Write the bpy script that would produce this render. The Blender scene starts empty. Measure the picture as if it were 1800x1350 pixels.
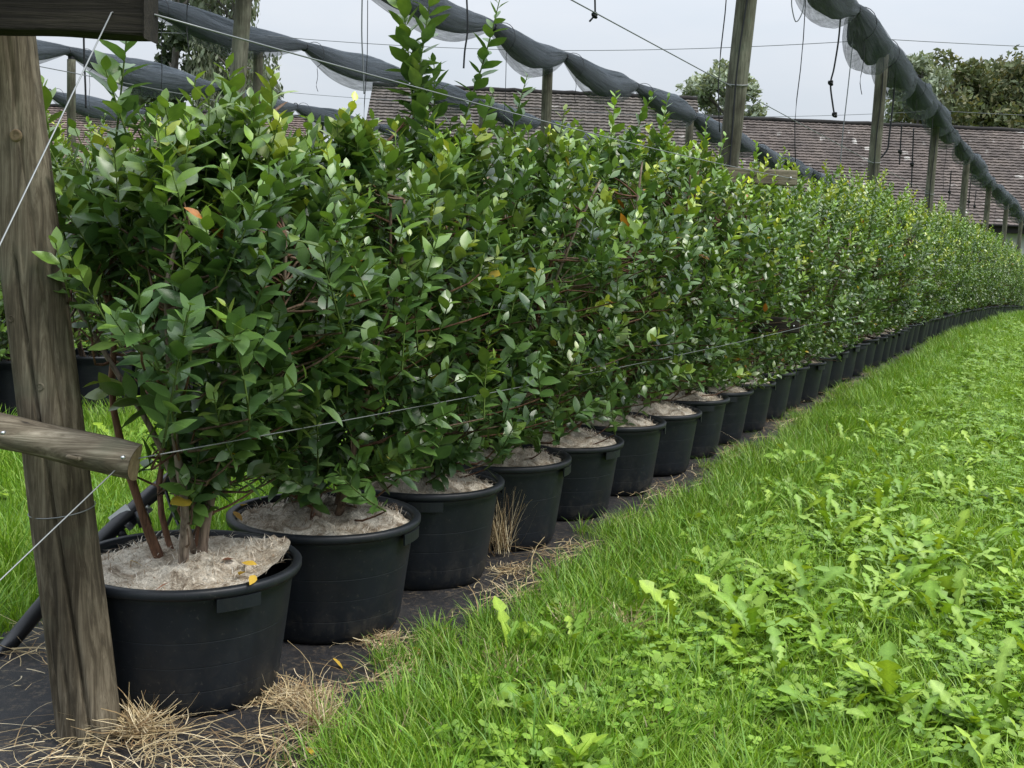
import bpy, math, random
import numpy as np
from mathutils import Matrix, Vector

# ------------------------------------------------------------------ camera
F, HCAM = 2000.0, 1.4                       # focal length in photo pixels, eye height in metres
PITCH, ROLL = math.atan((675 - 425) / F), math.radians(2.5)
sc = bpy.context.scene
COL = sc.collection
def cam_axes():
    c, s = math.cos(PITCH), math.sin(PITCH)
    r, fw, d = np.array([1, 0, 0.]), np.array([0, c, -s]), np.array([0, -s, -c])
    cr, sr = math.cos(ROLL), math.sin(ROLL)
    return np.array([cr * r - sr * d, sr * r + cr * d, fw])
AX = cam_axes()
EYE = np.array([0, 0, HCAM])
cam_data = bpy.data.cameras.new('camera')
cam = bpy.data.objects.new('camera', cam_data); COL.objects.link(cam)
cam_data.sensor_width = 36.0; cam_data.lens = F / 1800 * 36
cam_data.clip_start = 0.05; cam_data.clip_end = 3000
m = Matrix.Identity(4)
for i in range(3):
    m[i][0], m[i][1], m[i][2], m[i][3] = AX[0][i], -AX[1][i], -AX[2][i], EYE[i]
cam.matrix_world = m
sc.camera = cam

# ------------------------------------------------------------------ sky, sun, exposure
SUN_EL, SUN_AZ = math.radians(56), math.radians(105)      # azimuth clockwise from +Y (view direction)
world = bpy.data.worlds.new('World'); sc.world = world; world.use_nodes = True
nt = world.node_tree; nt.nodes.clear()
def wn(t, **k):
    n = nt.nodes.new(t)
    for a, b in k.items(): setattr(n, a, b)
    return n
sky = wn('ShaderNodeTexSky', sky_type='NISHITA', sun_disc=False, sun_elevation=SUN_EL, sun_rotation=SUN_AZ)
sky.dust_density = 4.0; sky.air_density = 1.2
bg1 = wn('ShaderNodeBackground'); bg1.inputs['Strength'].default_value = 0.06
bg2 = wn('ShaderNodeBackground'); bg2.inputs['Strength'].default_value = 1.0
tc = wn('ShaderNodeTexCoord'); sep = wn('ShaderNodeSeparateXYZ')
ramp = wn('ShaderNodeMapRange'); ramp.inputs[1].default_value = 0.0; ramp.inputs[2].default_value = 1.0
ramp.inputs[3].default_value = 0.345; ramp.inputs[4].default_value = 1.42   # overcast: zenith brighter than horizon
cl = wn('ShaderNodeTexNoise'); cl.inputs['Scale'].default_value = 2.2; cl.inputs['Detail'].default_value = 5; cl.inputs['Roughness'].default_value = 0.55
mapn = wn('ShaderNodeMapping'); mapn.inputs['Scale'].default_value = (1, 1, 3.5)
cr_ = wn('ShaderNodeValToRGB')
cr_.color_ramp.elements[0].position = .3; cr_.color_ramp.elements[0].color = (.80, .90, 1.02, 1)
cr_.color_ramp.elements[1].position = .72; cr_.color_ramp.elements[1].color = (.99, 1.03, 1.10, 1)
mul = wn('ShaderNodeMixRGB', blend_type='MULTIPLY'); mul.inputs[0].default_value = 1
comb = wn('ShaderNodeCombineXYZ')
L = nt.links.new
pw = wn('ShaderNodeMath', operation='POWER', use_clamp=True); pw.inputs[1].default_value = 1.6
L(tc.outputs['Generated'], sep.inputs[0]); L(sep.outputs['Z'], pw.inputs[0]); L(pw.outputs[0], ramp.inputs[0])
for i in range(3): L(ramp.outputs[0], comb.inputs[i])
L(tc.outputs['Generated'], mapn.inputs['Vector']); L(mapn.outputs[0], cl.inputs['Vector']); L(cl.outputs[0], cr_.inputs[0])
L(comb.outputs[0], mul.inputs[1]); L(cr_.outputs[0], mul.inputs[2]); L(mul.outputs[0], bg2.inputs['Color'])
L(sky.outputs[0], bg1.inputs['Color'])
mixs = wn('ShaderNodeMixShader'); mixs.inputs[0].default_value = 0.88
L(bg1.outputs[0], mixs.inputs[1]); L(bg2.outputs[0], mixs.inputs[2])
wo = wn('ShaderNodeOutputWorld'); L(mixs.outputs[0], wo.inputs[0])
sun_d = bpy.data.lights.new('sun', 'SUN'); sun_d.energy = 1.5; sun_d.angle = math.radians(24); sun_d.color = (1, .96, .88)
sun = bpy.data.objects.new('sun', sun_d); COL.objects.link(sun)
sv = Vector((math.sin(SUN_AZ) * math.cos(SUN_EL), math.cos(SUN_AZ) * math.cos(SUN_EL), math.sin(SUN_EL)))
sun.rotation_euler = sv.to_track_quat('Z', 'Y').to_euler()
sun.location = (8, 4, 14)
vs = sc.view_settings
vs.view_transform = 'Standard'; vs.look = 'None'; vs.gamma = 1; vs.exposure = 1.12; vs.use_curve_mapping = False

# ------------------------------------------------------------------ helpers
rng = np.random.default_rng(7)
random.seed(7)
SL = 0.4755                                  # the rows run along x = SL*y + c
C1 = -2.54
ROWC = [C1, C1 - 4.9, C1 - 8.7, C1 - 13.4, C1 - 18.0]
RD = np.array([SL, 1.0]) / math.hypot(SL, 1)
def rowx(y, k=0): return SL * y + ROWC[k] + 0.0011 * max(0., y - 15) ** 2
def zg(y): return -.0006 * max(0., min(y, 60) - 12) ** 2      # the field falls away gently in the distance
def ray(x, y): return AX.T @ np.array([(x - 900) / F, (y - 675) / F, 1.0])
def at(x, y, Y):                             # point seen at a photo pixel, at distance Y ahead
    d = ray(x, y); return EYE + d * (Y / d[1])
def gnd(x, y, z=0.0):
    d = ray(x, y); return EYE + d * ((z - HCAM) / d[2])
def proj(P):
    q = (np.asarray(P) - EYE) @ AX.T
    return np.stack([900 + F * q[..., 0] / q[..., 2], 675 + F * q[..., 1] / q[..., 2], q[..., 2]], -1)
def nrm(v):
    v = np.asarray(v, float); return v / (np.linalg.norm(v, axis=-1, keepdims=True) + 1e-12)

class MB:                                    # collects verts and faces for ONE mesh
    def __init__(s): s.v = []; s.f = []; s.c = []; s.n = 0; s.mi = []
    def add(s, V, Fs, col=None, mat=0):
        V = np.asarray(V, float).reshape(-1, 3)
        s.v.append(V)
        for fa in Fs:
            fa = np.asarray(fa, int)
            if len(fa): s.f.append(fa + s.n); s.mi.append(np.full(len(fa), mat))
        s.c.append(np.ones((len(V), 3)) * (np.asarray(col) if col is not None else 1.0))
        s.n += len(V)
    def mesh(s, name, mats, smooth=True):
        V = np.concatenate(s.v) if s.v else np.zeros((0, 3)); me = bpy.data.meshes.new(name)
        me.vertices.add(len(V)); me.vertices.foreach_set('co', V.astype(np.float32).ravel())
        loops = np.concatenate([a.ravel() for a in s.f]); sizes = np.concatenate([np.full(len(a), a.shape[1]) for a in s.f])
        starts = np.concatenate([[0], np.cumsum(sizes)[:-1]])
        me.loops.add(len(loops)); me.loops.foreach_set('vertex_index', loops.astype(np.int32))
        me.polygons.add(len(sizes)); me.polygons.foreach_set('loop_start', starts.astype(np.int32))
        me.polygons.foreach_set('loop_total', sizes.astype(np.int32))
        me.polygons.foreach_set('material_index', np.concatenate(s.mi).astype(np.int32))
        me.polygons.foreach_set('use_smooth', np.full(len(sizes), smooth))
        at_ = me.attributes.new('Col', 'FLOAT_COLOR', 'POINT')
        c = np.ones((len(V), 4)); c[:, :3] = np.concatenate(s.c); at_.data.foreach_set('color', c.astype(np.float32).ravel())
        for mt in (mats if isinstance(mats, (list, tuple)) else [mats]): me.materials.append(mt)
        me.update(); me.validate()
        return me
    def obj(s, name, mats, parent=None, smooth=True, loc=None):
        o = bpy.data.objects.new(name, s.mesh(name, mats, smooth)); COL.objects.link(o)
        if parent: o.parent = parent
        if loc is not None: o.location = loc
        return o
    # shapes
    def box(s, lo, hi, col=None, R=None, org=None):
        lo, hi = np.array(lo, float), np.array(hi, float)
        V = np.array([[x, y, z] for x in (lo[0], hi[0]) for y in (lo[1], hi[1]) for z in (lo[2], hi[2])])
        if R is not None: V = V @ np.asarray(R).T
        if org is not None: V = V + org
        s.add(V, [[(0, 1, 3, 2), (4, 6, 7, 5), (0, 4, 5, 1), (2, 3, 7, 6), (0, 2, 6, 4), (1, 5, 7, 3)]], col)
    def tube(s, P, r, n=8, col=None, caps=True, mat=0):
        P = np.asarray(P, float); k = len(P); r = np.ones(k) * r
        T = nrm(np.gradient(P, axis=0)); ref = np.array([0, 0, 1.]) if abs(T[:, 2]).mean() < .8 else np.array([1., 0, 0])
        A = nrm(np.cross(T, ref)); B = np.cross(A, T)
        a = np.linspace(0, 2 * np.pi, n, endpoint=False)
        V = P[:, None] + r[:, None, None] * (np.cos(a)[None, :, None] * A[:, None] + np.sin(a)[None, :, None] * B[:, None])
        i, j = np.meshgrid(np.arange(k - 1), np.arange(n), indexing='ij'); j2 = (j + 1) % n
        q = np.stack([i * n + j, i * n + j2, (i + 1) * n + j2, (i + 1) * n + j], -1).reshape(-1, 4)
        fs = [q]
        if caps and n > 2:
            fs += [np.arange(n)[::-1][None], (np.arange(n) + (k - 1) * n)[None]]
        s.add(V, fs, col, mat)
    def lathe(s, prof, n=48, col=None, cz=(0, 0)):
        pr = np.asarray(prof, float); k = len(pr); a = np.linspace(0, 2 * np.pi, n, endpoint=False)
        V = np.stack([pr[:, None, 0] * np.cos(a) + cz[0], pr[:, None, 0] * np.sin(a) + cz[1], np.repeat(pr[:, 1:2], n, 1)], -1)
        i, j = np.meshgrid(np.arange(k - 1), np.arange(n), indexing='ij'); j2 = (j + 1) % n
        s.add(V, [np.stack([i * n + j, i * n + j2, (i + 1) * n + j2, (i + 1) * n + j], -1).reshape(-1, 4)], col)
def smooth_path(P, n):
    P = np.asarray(P, float); t = np.linspace(0, len(P) - 1, n); out = []
    for x in t:
        i = min(int(x), len(P) - 2); u = x - i
        p0, p1, p2, p3 = P[max(i - 1, 0)], P[i], P[i + 1], P[min(i + 2, len(P) - 1)]
        out.append(.5 * (2 * p1 + (p2 - p0) * u + (2 * p0 - 5 * p1 + 4 * p2 - p3) * u * u + (3 * p1 - p0 - 3 * p2 + p3) * u ** 3))
    return np.array(out)
def fbm(P, seed=0, sc=1.0, oct=3):
    r = np.random.default_rng(seed); P = np.asarray(P, float) * sc; o = np.zeros(len(P)); a = 1.
    for _ in range(oct):
        for __ in range(4):
            k = r.normal(size=3); k = k / np.linalg.norm(k) * r.uniform(.7, 1.4); o += a * np.sin(P @ k * 2 * np.pi + r.uniform(0, 6.28)) / 4
        P = P * 2.1; a *= .55
    return o
def tag(o, label=None, cat=None, group=None, kind=None):
    if label: o['label'] = label
    if cat: o['category'] = cat
    if group: o['group'] = group
    if kind: o['kind'] = kind
    return o
def empty(name, loc, rz=0.0, rx=0.0, ry=0.0):
    o = bpy.data.objects.new(name, None); COL.objects.link(o); o.location = loc; o.rotation_euler = (rx, ry, rz); o.empty_display_size = .1
    return o
def inst(src, parent=None, name=None):
    c = src.copy(); COL.objects.link(c); c.parent = parent
    if name: c.name = name
    return c
ORD = ['zeroth', 'first', 'second', 'third', 'fourth', 'fifth', 'sixth', 'seventh', 'eighth', 'ninth', 'tenth', 'eleventh', 'twelfth', 'thirteenth',
       'fourteenth', 'fifteenth', 'sixteenth', 'seventeenth', 'eighteenth', 'nineteenth']
TENS = {2: 'twent', 3: 'thirt', 4: 'fort', 5: 'fift', 6: 'sixt', 7: 'sevent', 8: 'eight'}
def ordinal(n):
    if n < 20: return ORD[n]
    t, u = divmod(n, 10)
    return TENS[t] + 'ieth' if u == 0 else TENS[t] + 'y-' + ORD[u]

# ------------------------------------------------------------------ materials
class Mat:
    def __init__(s, name):
        s.m = bpy.data.materials.new(name); s.m.use_nodes = True; s.t = s.m.node_tree; s.t.nodes.clear()
        s.out = s.n('ShaderNodeOutputMaterial'); s.b = s.n('ShaderNodeBsdfPrincipled'); s.l(s.b.outputs[0], s.out.inputs[0])
    def n(s, t, **k):
        x = s.t.nodes.new(t)
        for a, b in k.items():
            if a.startswith('i_'): x.inputs[a[2:].replace('_', ' ')].default_value = b
            else: setattr(x, a, b)
        return x
    def l(s, a, b): s.t.links.new(a, b)
    def ramp(s, src, stops):
        r = s.n('ShaderNodeValToRGB'); e = r.color_ramp.elements
        while len(e) < len(stops): e.new(.5)
        for x, (p, c) in zip(e, stops): x.position = p; x.color = (*c, 1)
        s.l(src, r.inputs[0]); return r.outputs[0]
    def noise(s, scale, detail=4, rough=.55, vec=None, stretch=None, dist=0):
        n = s.n('ShaderNodeTexNoise', i_Scale=scale, i_Detail=detail, i_Roughness=rough, i_Distortion=dist)
        if vec is None: vec = s.n('ShaderNodeTexCoord').outputs['Object']
        if stretch:
            mp = s.n('ShaderNodeMapping'); mp.inputs['Scale'].default_value = stretch; s.l(vec, mp.inputs['Vector']); vec = mp.outputs[0]
        s.l(vec, n.inputs['Vector']); return n.outputs[0]
    def bump(s, src, strength=.5, dist=.01):
        b = s.n('ShaderNodeBump', i_Strength=strength, i_Distance=dist); s.l(src, b.inputs['Height']); s.l(b.outputs[0], s.b.inputs['Normal'])
    def mix(s, a, b, fac, mode='MIX'):
        x = s.n('ShaderNodeMixRGB', blend_type=mode)
        for i, v in ((0, fac), (1, a), (2, b)):
            if isinstance(v, (int, float)): x.inputs[i].default_value = v
            elif isinstance(v, tuple): x.inputs[i].default_value = (*v, 1)
            else: s.l(v, x.inputs[i])
        return x.outputs[0]
    def base(s, c, rough=.6, spec=.4):
        if isinstance(c, tuple): s.b.inputs['Base Color'].default_value = (*c, 1)
        else: s.l(c, s.b.inputs['Base Color'])
        s.b.inputs['Roughness'].default_value = rough; s.b.inputs['Specular IOR Level'].default_value = spec
        return s

def leaf_mat(name, rough=.42, spec=.5, trans=.3, tint=(1.25, 1.15, .55)):
    M = Mat(name); a = M.n('ShaderNodeAttribute', attribute_name='Col')
    nz = M.noise(40, 3); c = M.mix(a.outputs['Color'], M.ramp(nz, [(.3, (.75, .78, .8)), (.7, (1.15, 1.12, 1.1))]), 1.0, 'MULTIPLY')
    M.base(c, rough, spec)
    tr = M.n('ShaderNodeBsdfTranslucent'); M.l(M.mix(c, tint, 1.0, 'MULTIPLY'), tr.inputs['Color'])
    mx = M.n('ShaderNodeMixShader'); mx.inputs[0].default_value = trans
    M.l(M.b.outputs[0], mx.inputs[1]); M.l(tr.outputs[0], mx.inputs[2]); M.l(mx.outputs[0], M.out.inputs[0])
    return M.m
MAT = {}
MAT['leaf'] = leaf_mat('blueberry_leaf', .34, .6, .22)
MAT['grass'] = leaf_mat('grass_blade', .45, .35, .28, (1.2, 1.15, .4))
MAT['weed'] = leaf_mat('weed_leaf', .45, .35, .24, (1.2, 1.1, .4))
MAT['tree'] = leaf_mat('tree_leaf', .6, .3, .2)
MAT['straw'] = leaf_mat('dry_straw', .8, .2, .2, (1, 1, 1))

def wood(name, cols, axis=2, scale=1.0):
    M = Mat(name); st = [14, 14, 14]; st[axis] = .8
    g1 = M.noise(3.4 * scale, 9, .70, stretch=tuple(st), dist=1.1)
    stc = [16, 16, 16]; stc[axis] = .55; gc = M.noise(2.2, 3, .5, stretch=tuple(stc), dist=.4); vr = M.noise(3.0, 5, .65)
    st2 = [5, 5, 5]; st2[axis] = 1.6
    g2 = M.noise(1.3, 4, .6, stretch=tuple(st2))
    c = M.ramp(g1, [(.28, cols[0]), (.48, cols[1]), (.66, cols[2])])
    c = M.mix(c, M.ramp(g2, [(.35, (.45, .42, .36)), (.62, (1.15, 1.12, 1.05))]), .85, 'MULTIPLY')
    c = M.mix(c, (.012, .010, .008), M.ramp(gc, [(.27, (.95, .95, .95)), (.325, (0, 0, 0))])); c = M.mix(c, M.ramp(vr, [(.32, (.55, .50, .44)), (.6, (1.25, 1.2, 1.12))]), .8, 'MULTIPLY')
    g3 = M.noise(6, 3, .5); c = M.mix(c, cols[3], M.ramp(g3, [(.58, (0, 0, 0)), (.72, (.5, .5, .5))]))
    M.base(c, .85, .2); M.bump(g1, .8, .006); return M.m
WC = ((.028, .024, .019), (.092, .081, .063), (.20, .183, .150), (.082, .086, .060))
MAT['post'] = wood('weathered_post_wood', WC)
MAT['log'] = wood('weathered_log_wood', ((.040, .033, .026), (.125, .110, .087), (.27, .25, .21), (.09, .095, .065)), axis=0)
MAT['beam'] = wood('dark_beam_wood', ((.006, .0055, .005), (.018, .016, .014), (.040, .036, .030), (.022, .024, .017)), axis=0)
MAT['farpost'] = wood('green_grey_post_wood', ((.035, .037, .031), (.085, .090, .075), (.15, .158, .135), (.075, .095, .066)))
M = Mat('cut_wood_end').base((.22, .16, .095), .85, .15); nz = M.noise(60, 3); M.l(M.ramp(nz, [(.3, (.12, .085, .05)), (.7, (.26, .19, .115))]), M.b.inputs['Base Color']); MAT['cut'] = M.m
# pots
M = Mat('black_tub_plastic'); n1 = M.noise(7, 5, .6, stretch=(1, 1, .5)); n2 = M.noise(90, 2)
c = M.ramp(n1, [(.35, (.0068, .0086, .0118)), (.62, (.0100, .0128, .0172)), (.8, (.021, .024, .028))])
sp = M.ramp(n2, [(.66, (0, 0, 0)), (.76, (.45, .45, .45))])
geo = M.n('ShaderNodeTexCoord'); sz = M.n('ShaderNodeSeparateXYZ'); M.l(geo.outputs['Object'], sz.inputs[0])
low = M.n('ShaderNodeMapRange', i_From_Min=.0, i_From_Max=.16, i_To_Min=.75, i_To_Max=0.1); M.l(sz.outputs['Z'], low.inputs[0])
dirt = M.noise(14, 6, .7, dist=.5); dm = M.n('ShaderNodeMath', operation='MULTIPLY'); M.l(M.ramp(dirt, [(.48, (0, 0, 0)), (.75, (1, 1, 1))]), dm.inputs[0]); M.l(low.outputs[0], dm.inputs[1])
c = M.mix(c, (.075, .068, .055), dm.outputs[0])
M.base(M.mix(c, (.06, .06, .055), sp), .46, .30); M.bump(n1, .15, .004); MAT['tub'] = M.m
M = Mat('coir_mulch'); n1 = M.noise(9, 6, .65, dist=1.2); n2 = M.noise(70, 4, .7, dist=2)
c = M.ramp(n1, [(.32, (.16, .12, .085)), (.44, (.48, .42, .345)), (.56, (.74, .69, .61))])
c = M.mix(c, M.ramp(n2, [(.3, (.5, .47, .43)), (.62, (1.2, 1.18, 1.12))]), .9, 'MULTIPLY'); M.base(c, .95, .1); M.bump(n2, 1.0, .012); MAT['coir'] = M.m
M = Mat('weed_fabric_weave'); n1 = M.noise(3, 5, .6); wv = M.n('ShaderNodeTexWave', i_Scale=90.0, i_Distortion=1.0); M.l(M.n('ShaderNodeTexCoord').outputs['Object'], wv.inputs['Vector'])
nd = M.noise(45, 5, .75); ns_ = M.noise(5, 4, .6, dist=1.5)
dirt_ = M.n('ShaderNodeMath', operation='MULTIPLY'); M.l(M.ramp(nd, [(.50, (0, 0, 0)), (.68, (1, 1, 1))]), dirt_.inputs[0]); M.l(M.ramp(ns_, [(.42, (.12, .12, .12)), (.65, (.85, .85, .85))]), dirt_.inputs[1])
M.base(M.mix(M.ramp(n1, [(.3, (.012, .012, .014)), (.6, (.024, .024, .027)), (.8, (.060, .055, .047))]), (.16, .125, .085), dirt_.outputs[0]), .6, .3); M.bump(M.mix(wv.outputs[0], ns_, .85), .6, .012); MAT['fabric'] = M.m
M = Mat('turf_soil'); n1 = M.noise(1.4, 6, .6); n2 = M.noise(22, 5, .7)
c = M.ramp(n1, [(.3, (.05, .095, .014)), (.55, (.085, .16, .02)), (.75, (.11, .18, .03))]); M.base(M.mix(c, M.ramp(n2, [(.3, (.35, .38, .3)), (.7, (1.25, 1.2, 1.1))]), .9, 'MULTIPLY'), .9, .1); M.bump(n2, .8, .03); MAT['turf'] = M.m
MAT['wire'] = Mat('galvanised_wire').base((.20, .21, .215), .5, .5).m; MAT['wire'].node_tree.nodes['Principled BSDF'].inputs['Metallic'].default_value = .6
MAT['darkwire'] = Mat('dull_wire').base((.12, .13, .14), .5, .4).m
MAT['cord'] = Mat('black_cord').base((.012, .013, .016), .7, .3).m
MAT['pipe'] = Mat('black_pipe_plastic').base((.012, .013, .016), .33, .5).m
MAT['metal'] = Mat('zinc_clamp').base((.55, .57, .60), .32, .5).m; MAT['metal'].node_tree.nodes['Principled BSDF'].inputs['Metallic'].default_value = .85
MAT['tape'] = Mat('white_plastic_tag').base((.72, .74, .76), .5, .4).m
M = Mat('woody_stem_bark'); a = M.n('ShaderNodeAttribute', attribute_name='Col'); n1 = M.noise(10, 6, .65, stretch=(6, 6, 1), dist=.8)
M.base(M.mix(a.outputs['Color'], M.ramp(n1, [(.32, (.35, .32, .3)), (.66, (1.5, 1.45, 1.4))]), 1.0, 'MULTIPLY'), .8, .25); M.bump(n1, .8, .006); MAT['stem'] = M.m
def net_mat(name, c0, c1, tr0, tr1):
    M = Mat(name); va = M.n('ShaderNodeAttribute', attribute_name='Col'); n1 = M.noise(5.5, 9, .72, vec=va.outputs['Vector'], dist=1.3)
    M.base(M.ramp(n1, [(.3, c0), (.7, c1)]), .65, .25)
    t = M.n('ShaderNodeBsdfTransparent'); mx = M.n('ShaderNodeMixShader')
    fac = M.n('ShaderNodeMapRange', i_From_Min=.3, i_From_Max=.7, i_To_Min=tr0, i_To_Max=tr1); M.l(n1, fac.inputs[0])
    M.l(fac.outputs[0], mx.inputs[0]); M.l(M.b.outputs[0], mx.inputs[1]); M.l(t.outputs[0], mx.inputs[2]); M.l(mx.outputs[0], M.out.inputs[0])
    M.bump(n1, 1.0, .09); return M.m
MAT['netcore'] = net_mat('net_roll_core', (.022, .032, .043), (.125, .155, .188), .04, .34)
MAT['netveil'] = net_mat('net_loose_veil', (.06, .075, .092), (.16, .19, .22), .35, .86)
def tiles(name, a, b, hi):
    M = Mat(name); br = M.n('ShaderNodeTexBrick', offset=.5, i_Scale=1.0, i_Mortar_Size=.006, i_Brick_Width=.33, i_Row_Height=.25, i_Bias=0.0)
    at_ = M.n('ShaderNodeUVMap'); M.l(at_.outputs[0], br.inputs['Vector'])
    br.inputs['Color1'].default_value = (*a, 1); br.inputs['Color2'].default_value = (*b, 1); br.inputs['Mortar'].default_value = (.02, .018, .018, 1)
    n1 = M.noise(.9, 5, .6); n2 = M.noise(.35, 4, .7, stretch=(2.5, 1, .7))
    c = M.mix(br.outputs['Color'], M.ramp(n1, [(.3, (.65, .66, .68)), (.7, (1.3, 1.28, 1.25))]), .9, 'MULTIPLY')
    wn_ = M.n('ShaderNodeTexWhiteNoise', noise_dimensions='2D')
    sn = M.n('ShaderNodeVectorMath', operation='SNAP'); sn.inputs[1].default_value = (.33, .25, 1); M.l(at_.outputs[0], sn.inputs[0]); M.l(sn.outputs[0], wn_.inputs['Vector'])
    f = M.n('ShaderNodeMath', operation='MULTIPLY'); M.l(M.ramp(wn_.outputs[0], [(.93, (0, 0, 0)), (.97, (1, 1, 1))]), f.inputs[0]); M.l(M.ramp(n2, [(.5, (0, 0, 0)), (.62, (1, 1, 1))]), f.inputs[1])
    M.base(M.mix(c, hi, f.outputs[0]), .8, .2); return M.m
MAT['tile'] = tiles('brown_clay_tiles', (.092, .076, .070), (.142, .118, .108), (.40, .38, .36))
MAT['tile2'] = tiles('grey_brown_roof_tiles', (.085, .075, .068), (.125, .11, .10), (.33, .31, .29))
MAT['tile3'] = tiles('reddish_roof_tiles', (.125, .094, .084), (.165, .124, .110), (.36, .3, .27))
M = Mat('pale_render_wall'); n1 = M.noise(2, 4); M.base(M.ramp(n1, [(.3, (.36, .36, .36)), (.7, (.48, .48, .47))]), .9, .1); MAT['wall'] = M.m
MAT['dark'] = Mat('dark_eave_timber').base((.018, .016, .016), .8, .2).m
MAT['glass'] = Mat('dark_window_pane').base((.02, .024, .028), .08, .5).m
M = Mat('tree_bark'); n1 = M.noise(3, 5, .6, stretch=(4, 4, .6)); M.base(M.ramp(n1, [(.3, (.05, .045, .04)), (.7, (.16, .15, .135))]), .9, .1); MAT['bark'] = M.m
MAT['dryleaf'] = leaf_mat('fallen_leaf_skin', .7, .2, .2, (1, 1, 1))

# ------------------------------------------------------------------ ground
def sheet(name, xs, ys, z, mat, zf=None):
    b = MB(); X, Y = np.meshgrid(xs, ys); Z = np.full(X.shape, z) if zf is None else zf(X, Y)
    V = np.stack([X, Y, Z], -1).reshape(-1, 3); nx, ny = len(xs), len(ys)
    i, j = np.meshgrid(np.arange(ny - 1), np.arange(nx - 1), indexing='ij')
    b.add(V, [np.stack([i * nx + j, i * nx + j + 1, (i + 1) * nx + j + 1, (i + 1) * nx + j], -1).reshape(-1, 4)])
    return b.obj(name, mat)
g = sheet('ground', np.concatenate([np.linspace(-900, -40, 8), np.linspace(-39, 45, 30), np.linspace(46, 900, 8)]),
          np.concatenate([np.linspace(-300, -10, 5), np.linspace(-9, 80, 60), np.linspace(82, 1500, 10)]), 0.0, MAT['turf'], lambda X, Y: np.vectorize(zg)(Y))
tag(g, kind='structure')
def fab_right(y): return .46 + .26 * math.exp(-max(0, y - 2.6) / 1.3)
for k in range(2):
    b = MB(); ys = np.concatenate([np.arange(1.0 if k == 0 else 5.5, 14, .12), np.arange(14, 56, .8)]); us = np.linspace(0, 1, 16); V = []
    for y in ys:
        l, r = rowx(y, k) - .92, rowx(y, k) + fab_right(y) + .12
        for u in us:
            x = l + (r - l) * u
            V.append((x, y, zg(y) + .008 + .016 * (.5 + .5 * math.sin(x * 9 + y * 3.1) * math.sin(y * 5.3 - x * 4.2)) * (1 if 0 < u < 1 else 0)))
    n = len(us); i, j = np.meshgrid(np.arange(len(ys) - 1), np.arange(n - 1), indexing='ij')
    b.add(V, [np.stack([i * n + j, i * n + j + 1, (i + 1) * n + j + 1, (i + 1) * n + j], -1).reshape(-1, 4)])
    tag(b.obj('weed_fabric', MAT['fabric']), ['black woven weed fabric strip under the tub row by the leaning post', 'black weed fabric strip under the second tub row'][k], kind='structure')

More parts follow.
